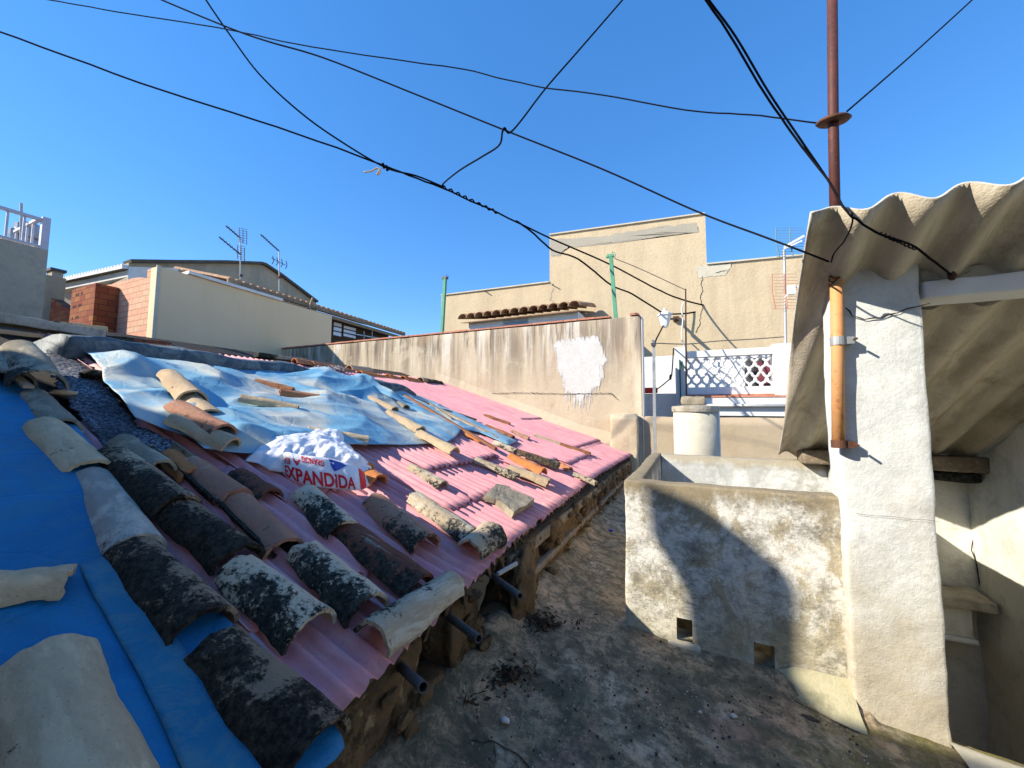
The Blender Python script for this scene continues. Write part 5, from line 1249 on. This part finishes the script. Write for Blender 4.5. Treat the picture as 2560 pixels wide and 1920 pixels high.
for k in range(4):
    ang0 = k*1.3; pts = [q+Vector((math.cos(a_*.5+ang0)*.0235, math.sin(a_*.5+ang0)*.0235, -.02+k*.012+.02*math.sin(a_*.7+k))) for a_ in range(14)]; mb.tube(pts, .0022, 5)
mb.build('wire_binding', M_RUSTRING, pole, True)

# ---------------------------------------------------------------- corrugated fibre cement roof
sr = thing('fibre_cement_roof', (1.3, 2.5, .2), 'wavy grey brown corrugated roof sheet seen from below, top right', 'roof')
WP = .168; X_ph = on(2240, 487, (0, SB, 1), SA).x
e0 = on(2015, 560, (0, SB, 1), SA); e1 = on(1945, 1140, (0, SB, 1), SA)
Yn = on(2240, 487, (0, SB, 1), SA).y; Yb = 3.52
def leftX(Y): return e0.x+(e1.x-e0.x)*(Y-e0.y)/(e1.y-e0.y)
NN = Vector((0, SB, 1)).normalized()
V = []; F = []; nxs = 190; nys = 26
for i in range(nxs+1):
    for j in range(nys+1):
        Y = Yn+(Yb-Yn)*j/nys; lX = leftX(Y); X = lX+(2.75-lX)*i/nxs
        X += .000; Y += .012*noise.noise(Vector((X*7, 0, 0)))*(1-j/nys) + (-.02*math.exp(-((i)/3)**2) if j == 0 else 0)
        V.append(Vector((X, Y, shz(Y)))+NN*(.026*math.cos(2*math.pi*(X-X_ph)/WP)-.026+.003*N3((X, Y, 0), 3)))
for i in range(nxs):
    for j in range(nys): F.append((i*(nys+1)+j, (i+1)*(nys+1)+j, (i+1)*(nys+1)+j+1, i*(nys+1)+j+1))
o = mk('sheet', V, F, M_FIBRE, sr, True); o.data.materials.append(M_FIBRECUT)
md = o.modifiers.new('t', 'SOLIDIFY'); md.thickness = .0075; md.offset = 1; md.material_offset_rim = 1
bk = thing('support_beam', (1.1, 3.45, -.3), 'split old timber and clay beam under the low end of the roof', 'beam')
zb = PY(2040, 1122, 3.45).z
mb = rbox(.70, 1.62, 3.30, 3.46, zb-.095, zb-.004, .05, .010, 6, .015, 4); mb.build('timber', M_WOOD, bk, True)
mb = rbox(1.32, 1.60, 3.33, 3.45, zb-.165, zb-.10, .05, .012, 6, .025, 9); mb.build('clay_block', TM['darkred'], bk, True)
lt = thing('lintel', (1.6, 2.0, .4), 'cream painted lintel with flaking mortar right of the pillar', 'lintel')
za = PY(2335, 745, 1.96).z; zb2 = PY(2335, 700, 1.96).z
mb = rbox(.82, 2.6, 1.955, 2.10, za, zb2, .05, .005, 6, .01, 4); mb.build('lintel_beam', M_TRIM, lt, True)
mb = MB(); rbox(.82, 2.6, 1.985, 2.12, zb2+.002, zb2+.05, .03, .016, 9, .01, 6, mb); mb.build('flaking_mortar', M_MORTAR, lt, True)
# light well
RX = PY(2430, 1300, 3.50).x
lwl = thing('light_well', (1.3, 3.6, -3), 'damp white walled light well right of the pillar', 'wall')
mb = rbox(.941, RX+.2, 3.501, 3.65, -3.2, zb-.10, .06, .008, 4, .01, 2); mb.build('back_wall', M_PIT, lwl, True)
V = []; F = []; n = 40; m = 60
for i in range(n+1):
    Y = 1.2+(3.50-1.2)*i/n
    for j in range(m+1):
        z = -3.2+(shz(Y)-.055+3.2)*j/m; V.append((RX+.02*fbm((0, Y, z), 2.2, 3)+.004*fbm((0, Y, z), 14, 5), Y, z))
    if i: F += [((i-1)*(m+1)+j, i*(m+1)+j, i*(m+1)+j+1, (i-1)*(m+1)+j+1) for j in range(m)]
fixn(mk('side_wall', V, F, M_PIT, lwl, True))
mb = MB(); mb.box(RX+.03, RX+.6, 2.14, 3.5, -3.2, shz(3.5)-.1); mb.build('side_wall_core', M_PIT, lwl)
ribbon([PY(x, y, 3.50) for x, y in [(2428, 1180), (2432, 1260), (2436, 1330), (2425, 1360), (2440, 1420), (2448, 1470)]], .006, .012, M_CRACK, 'crack', lwl, 21, .008)
mb = MB(); mb.box(.82, RX+.5, 2.0, 3.6, -3.25, -3.2); mb.build('well_floor', M_LOWWALL, lwl)
a, b_ = PY(2345, 1478, 3.30), PY(2466, 1500, 3.30)
cs = thing('corner_shelf', (1.5, 3.4, -1.2), 'small two step stone shelf in the light well corner', 'shelf')
mb = rbox(1.15, a.x+.24, 3.26, 3.49, a.z-.075, a.z-.01, .03, .008, 9, .01, 6); mb.build('stone_top', M_MORTAR, cs, True)
mb = rbox(1.15, a.x+.16, 3.34, 3.49, a.z-.26, a.z-.077, .04, .003, 5, .006, 6); mb.build('lower_step', M_PIT, cs, True)
mb = rbox(1.15, a.x+.17, 3.32, 3.49, a.z-.29, a.z-.262, .04, .003, 5, .006, 6); mb.build('ledge', M_WHITE, cs, True)
# cream kerb of the terrace edge
V = []; F = []
for i in range(61):
    X = .80+1.6*i/60
    for j in range(9):
        a_ = math.pi*j/8; V.append((X, 1.90+.02*N3((X, 0, 0), 3)-.10*math.cos(a_), zg(X)-.012+(.05+.012*N3((X, j*.1, 0), 3, 5))*math.sin(a_)))
    if i: F += [((i-1)*9+j, i*9+j, i*9+j+1, (i-1)*9+j+1) for j in range(8)]
o = mk('kerb', V, F, M_CREAMPAINT, None, True); fixn(o); tag(o, 'rounded cream mortar kerb along the light well edge', kind='structure')

tf = bpy.data.objects['terrace_floor']
for k, line in enumerate([[(1065, 1800), (1130, 1835), (1200, 1850), (1235, 1848), (1240, 1900)], [(1000, 1780), (1040, 1815), (1110, 1845)], [(1235, 1850), (1290, 1880), (1330, 1919)], [(1960, 1740), (2080, 1800), (2160, 1835)]]):
    V = []; F = []; P = []
    for a, b_ in zip(line, line[1:]):
        for j in range(8): P.append((a[0]+(b_[0]-a[0])*j/8+5*noise.noise(Vector((j*.6, k*3.0, a[0]*.1))), a[1]+(b_[1]-a[1])*j/8+4*noise.noise(Vector((j*.6, k*5.0+9, a[0]*.1)))))
    for j, (x, y) in enumerate(P):
        q = floorpt(x, y); zz = zg(q.x, q.y)+.014*fbm((q.x, q.y, 0), 2.4, 3)+.006*abs(fbm((q.x, q.y, 0), 14, 9, 3))+.003; w_ = .002+.003*abs(N3(q, 20)); V += [(q.x, q.y-w_, zz), (q.x, q.y+w_, zz)]
        if j: F.append((2*j-2, 2*j, 2*j+1, 2*j-1))
    c_ = mk('floor_crack', V, F, M_CRACK, tf); c_.location = (0, 0, 0); me = c_.data
    for v_ in me.vertices: pass
# ---------------------------------------------------------------- rear building (behind the camera; its shade lies over the near roof)
rb_ = thing('rear_building', (-3, -1.6, -6.9), 'plain rendered building behind the viewpoint that shades the near roof', 'building')
mb = MB(); mb.box(-8.0, -3.42, -3.4, -1.02, -6.9, 2.0); mb.box(-3.418, 3.2, -3.4, -1.02, -6.9, 1.80); mb.build('wall', M_BEIGE, rb_)
mb = MB(); mb.box(-8.05, -3.40, -1.25, -.99, 2.001, 2.05); mb.box(-3.398, 3.25, -1.25, -.99, 1.801, 1.85); mb.build('coping', M_COPING, rb_)
mb = MB(); mb.prism([(x, -1.03, z) for x, z in [(-3.96, 2.77), (-3.94, 2.52), (-3.86, 2.40), (-3.79, 2.28), (-3.77, 2.051), (-3.42, 2.051), (-3.41, 2.40), (-3.45, 2.48), (-3.57, 2.58), (-3.72, 2.685)]], (0, .05, 0)); fixn(mb.build('cowl_or_shade_plate', M_STEEL, rb_))  # unseen plate added, outlined to cast the shadow on the tank front

# ---------------------------------------------------------------- wires
def wire(name, pts, wpx, mat, lab, parent=None, k=6, wob=0):
    P = spline([ray(x, y)*D for x, y, D in pts], k); Q = []
    for i, p in enumerate(P):
        if wob: p = p+Vector((0, 0, 1))*wob*noise.noise(Vector((i*.45, len(name)*1.0, 0)))
        Q.append(p)
    R2 = [max(.0012, wpx/2*p.dot(CF)/FPX) for p in Q]; mid = sorted(R2)[len(R2)//2]
    mb = MB(); mb.tube(Q, [.35*mid+.65*r_ for r_ in R2], 6); o = mb.build(name, mat, parent, True)
    if lab: tag(o, lab, 'cable')
    return o
wire('cable', [(-120, 40, 4.4), (0, 79, 4.4), (347, 206, 4.5), (694, 318, 4.6), (960, 414, 4.7), (1042, 446, 4.8), (1110, 472, 4.9), (1250, 535, 5.2), (1377, 596, 5.6), (1527, 662, 6.3), (1643, 723, 7.2), (1700, 747, 7.8), (1785, 768, 8.3), (1960, 795, 8.9)], 4.6, M_WIRE, 'long black cable from the left frame edge down to the tan building wall', wob=.012)
wire('cable', [(500, -30, 4.0), (515, 0, 4.0), (579, 93, 4.1), (648, 185, 4.2), (740, 272, 4.3), (833, 341, 4.45), (960, 417, 4.65), (1042, 440, 4.75), (1110, 468, 4.88)], 4.4, M_WIRE, 'black cable falling from the top edge to the knot on the long cable')
wire('cable', [(370, -20, 3.4), (405, 0, 3.4), (579, 72, 3.3), (671, 104, 3.2), (810, 145, 3.1), (1042, 237, 2.9), (1273, 330, 2.6), (1504, 422, 2.3), (1736, 526, 2.0), (1910, 592, 1.62), (1990, 622, 1.46), (2072, 654, 1.45)], 4.0, M_WIRE, 'black cable sloping from the top edge to the pillar pole')
wire('cable', [(60, -10, 4.4), (127, 0, 4.3), (289, 29, 4.1), (544, 69, 3.8), (740, 110, 3.5), (995, 150, 3.1), (1157, 173, 2.9), (1331, 214, 2.6), (1504, 237, 2.3), (1713, 275, 2.0), (1875, 287, 1.8), (2045, 308, 1.62)], 3.0, M_WIRE, 'thin wavy cable reaching the rusty ring on the pole', wob=.006)
wire('cable', [(1580, -30, 3.6), (1556, 0, 3.6), (1446, 127, 3.3), (1365, 220, 3.0), (1300, 305, 2.72), (1273, 332, 2.62), (1262, 320, 2.6), (1256, 330, 2.62), (1247, 364, 2.9), (1203, 393, 3.3), (1146, 428, 4.0), (1106, 462, 4.8), (1112, 474, 4.88)], 4.5, M_WIRE, 'kinked tie wire joining the two sloping cables')
wire('cable', [(1745, -40, 1.25), (1765, 0, 1.28), (1828, 93, 1.35), (1910, 231, 1.45), (1990, 347, 1.50), (2070, 450, 1.44), (2110, 520, 1.29), (2150, 555, 1.28), (2200, 585, 1.29), (2280, 613, 1.32), (2330, 650, 1.35), (2382, 690, 1.405)], 5.2, M_WIRE, 'thick doubled black cable passing the pole to a hook over the pillar', wob=.004)
wire('cable', [(1745, -44, 1.27), (1772, 0, 1.30), (1840, 93, 1.37), (1922, 231, 1.47), (2000, 347, 1.51), (2070, 450, 1.45), (2108, 518, 1.30)], 5, M_WIRE, 'second strand beside the thick cable')
wire('cable', [(2460, -30, 3.0), (2430, 0, 2.9), (2291, 127, 2.3), (2199, 208, 1.9), (2118, 278, 1.63)], 4, M_WIRE, 'thin cable from the top right edge to the rusty ring')
wire('cable', [(1290, 552, 5.4), (1330, 580, 5.6), (1381, 625, 5.8), (1446, 648, 6.1), (1527, 712, 6.7), (1580, 735, 7.2), (1660, 785, 8.1)], 4.5, M_WIRE, 'wavy cable branching off down to the white lantern', wob=.01)
wire('cable', [(1662, 786, 8.1), (1720, 783, 8.2), (1765, 773, 8.3), (1785, 766, 8.3)], 4, M_WIRE, 'short cable looping from the lantern to the long cable')
wire('cable', [(1662, 806, 8.1), (1650, 830, 7.0), (1640, 850, 5.8), (1638, 862, 5.38)], 3.5, M_WIRE, 'thin cable hanging from the lantern to the grey post', wob=.006)
wire('cable', [(1636, 858, 5.38), (1720, 860, 5.8), (1790, 853, 6.2), (1880, 848, 6.6), (1960, 842, 7.2)], 2.6, M_THIN, 'thin line from the grey post to the antenna mast')
wire('cable', [(1697, 810, 8.7), (1733, 812, 8.8), (1790, 850, 8.8), (1815, 876, 8.8)], 2.6, M_WIRE, 'thin dark wire across the tan wall above the balustrade')
wire('cable', [(1536, 646, 6.1), (1600, 672, 6.5), (1712, 724, 6.9)], 2, M_THIN, 'fine line from the clamped green post to the rusty rod')
wire('cable', [(1684, 870, 6.9), (1680, 930, 6.9), (1676, 945, 6.9), (1660, 960, 6.6), (1640, 975, 6.0)], 3, M_WIRE, 'lead with an inline plug hanging by the grey post')
o = lump('inline_plug', ray(1676, 943)*6.88, .022, .022, .05, M_WIRE, None, 1, .1, 2, 'black inline plug on the hanging lead', 'plug')
wire('cable', [(1710, 755, 6.85), (1704, 770, 6.85), (1707, 800, 6.85), (1704, 840, 6.85), (1712, 868, 6.85)], 3, M_BOX, 'white lead looped beside the rusty rod')
wire('cable', [(2130, 530, 1.28), (2130, 560, 1.29), (2112, 600, 1.34), (2086, 632, 1.40), (2078, 655, 1.45)], 4, M_WIRE, 'loose wire curling from the sheet edge back to the pole')
# knots and twists on the cables
def coil(c0, c1, turns, r, wpx, name, lab):
    a = ray(*c0[:2])*c0[2]; b_ = ray(*c1[:2])*c1[2]; d = (b_-a).normalized(); u = d.cross(Vector((0, 0, 1))).normalized(); v_ = u.cross(d); pts = []
    for i in range(turns*8+1):
        t_ = i/(turns*8); an_ = 2*math.pi*turns*t_; rr = r*(.6+.6*abs(noise.noise(Vector((i*.2, 3, 0))))); pts.append(a.lerp(b_, t_)+(u*math.cos(an_)+v_*math.sin(an_))*rr)
    mb = MB(); mb.tube(pts, wpx/2*a.dot(CF)/FPX, 5); return tag(mb.build(name, M_WIRE, None, True), lab, 'wire tie')
coil((1106, 466, 4.86), (1245, 532, 5.18), 8, .022, 4, 'wire_twist', 'wire wound in spirals round the long cable below the kinked tie')
coil((955, 412, 4.66), (972, 424, 4.70), 2, .03, 5, 'wire_knot', 'black knot where the two cables meet')
mb = MB(); mb.tube(spline([ray(910, 430)*4.66, ray(928, 428)*4.66, ray(944, 420)*4.66, ray(950, 432)*4.66, ray(942, 436)*4.66, ray(952, 421)*4.66], 4), .010, 6); tag(mb.build('pale_wire_end', TM['pale'], None, True), 'pale frayed wire end hanging at the cable knot', 'wire end')
coil((2200, 583, 1.288), (2290, 622, 1.325), 9, .006, 4, 'wire_twist', 'thin wire wound round the cable above the pillar')
o = lump('hook_knot', ray(2380, 690)*1.405, .012, .012, .016, M_RUSTRING, None, 2, .4, 3, 'rusty hook with knotted wire above the pillar', 'hook')

# ---------------------------------------------------------------- debris on the terrace floor
def fp(x, y, h=0):
    p = PZ(x, y, -1.09); 
    for _ in range(4): p = PZ(x, y, zg(p.x, p.y)+h)
    return p
pts = []
for _ in range(1500):
    x, y = random.uniform(950, 2350), random.uniform(1380, 1919)
    if y < 1500 and x > 1540: continue
    p = fp(x, y, .006)
    if p.x < -.74 or p.y > (1.98 if p.x < .5 else 1.86): continue
    dens = math.exp(-((x-1500)/450)**2-((y-1720)/230)**2)
    if random.random() < dens*(.35+1.3*max(0, N3(p, 5, 2)+.4)): pts.append(p)
scatter('earth_pellets', pts, M_DIRT, .002, .0065, 'dark crumbs of earth scattered over the terrace floor', kind='stuff')
pts = []
for cx, cy_, sx, sy, n in [(1170, 1640, 70, 60, 420), (1250, 1690, 70, 25, 220), (1335, 1555, 45, 22, 140), (1150, 1720, 60, 40, 260), (1370, 1560, 25, 14, 60), (1420, 1560, 60, 30, 30)]:
    for _ in range(n):
        p = fp(random.gauss(cx, sx*.55), random.gauss(cy_, sy*.6), .008)
        if p.x > -.80: pts.append(p+Vector((0, 0, random.uniform(0, .02))))
mb = MB()
for p in pts:
    d = Vector((random.gauss(0, 1), random.gauss(0, 1), random.gauss(0, .4))).normalized()*random.uniform(.006, .022); s = d.cross(Vector((random.random(), random.random(), 1))).normalized()*random.uniform(.0015, .007)
    mb.add([p-d, p+s, p+d, p-s+Vector((0, 0, .004))], [(0, 1, 2, 3)])
o = mb.build('leaf_litter', M_LITTER); o.modifiers.new('t', 'SOLIDIFY').thickness = .0015
tag(o, 'dark heap of dead leaves and twigs under the shed eave', kind='stuff')
pts = []
for _ in range(420):
    p = fp(random.uniform(1000, 2300), random.uniform(1420, 1919), .004)
    if -.74 < p.x and p.y < (1.98 if p.x < .5 else 1.86): pts.append(p)
scatter('pale_grit', pts, M_CHIP, .0012, .0040, 'fine pale grit strewn over the terrace floor', kind='stuff')
for i, (x, y, s, lab) in enumerate([(1498, 1312, .022, 'pale plaster chip farthest along the alley floor'), (1518, 1308, .016, 'smaller pale chip right of the farthest one'), (1546, 1318, .013, 'pale chip closest to the tank corner'),
        (1862, 1680, .012, 'white chip lying by the tank skirt'), (1835, 1790, .012, 'grey white pebble in mid floor'), (1750, 1780, .007, 'tiny white chip in mid floor'), (1262, 1800, .016, 'oval beige pebble near the litter heap'), (1480, 1370, .014, 'flat white flake halfway down the alley'), (1478, 1408, .012, 'curled pale flake nearest the clay flue')]):
    lump('plaster_chip', fp(x, y, .008), s, s*.8, s*.5, M_CHIP, None, i, .4, 2, lab, 'chip', group='pale chips on the terrace floor')
q = fp(1528, 1328, .004); mb = MB(); mb.lathe(q, [(.016, 0), (.017, .012), (.012, .016)], 16); tag(mb.build('bottle_cap', M_BLUEPL), 'blue plastic bottle cap on the alley floor', 'bottle cap')
o = lump('plaster_flake', fp(2020, 1795, .004), .035, .014, .006, M_DIRT, None, 5, .3, 3, 'dark twig piece near the pillar foot', 'twig')
for o in bpy.data.objects:
    if '_w' in o: del o['_w']
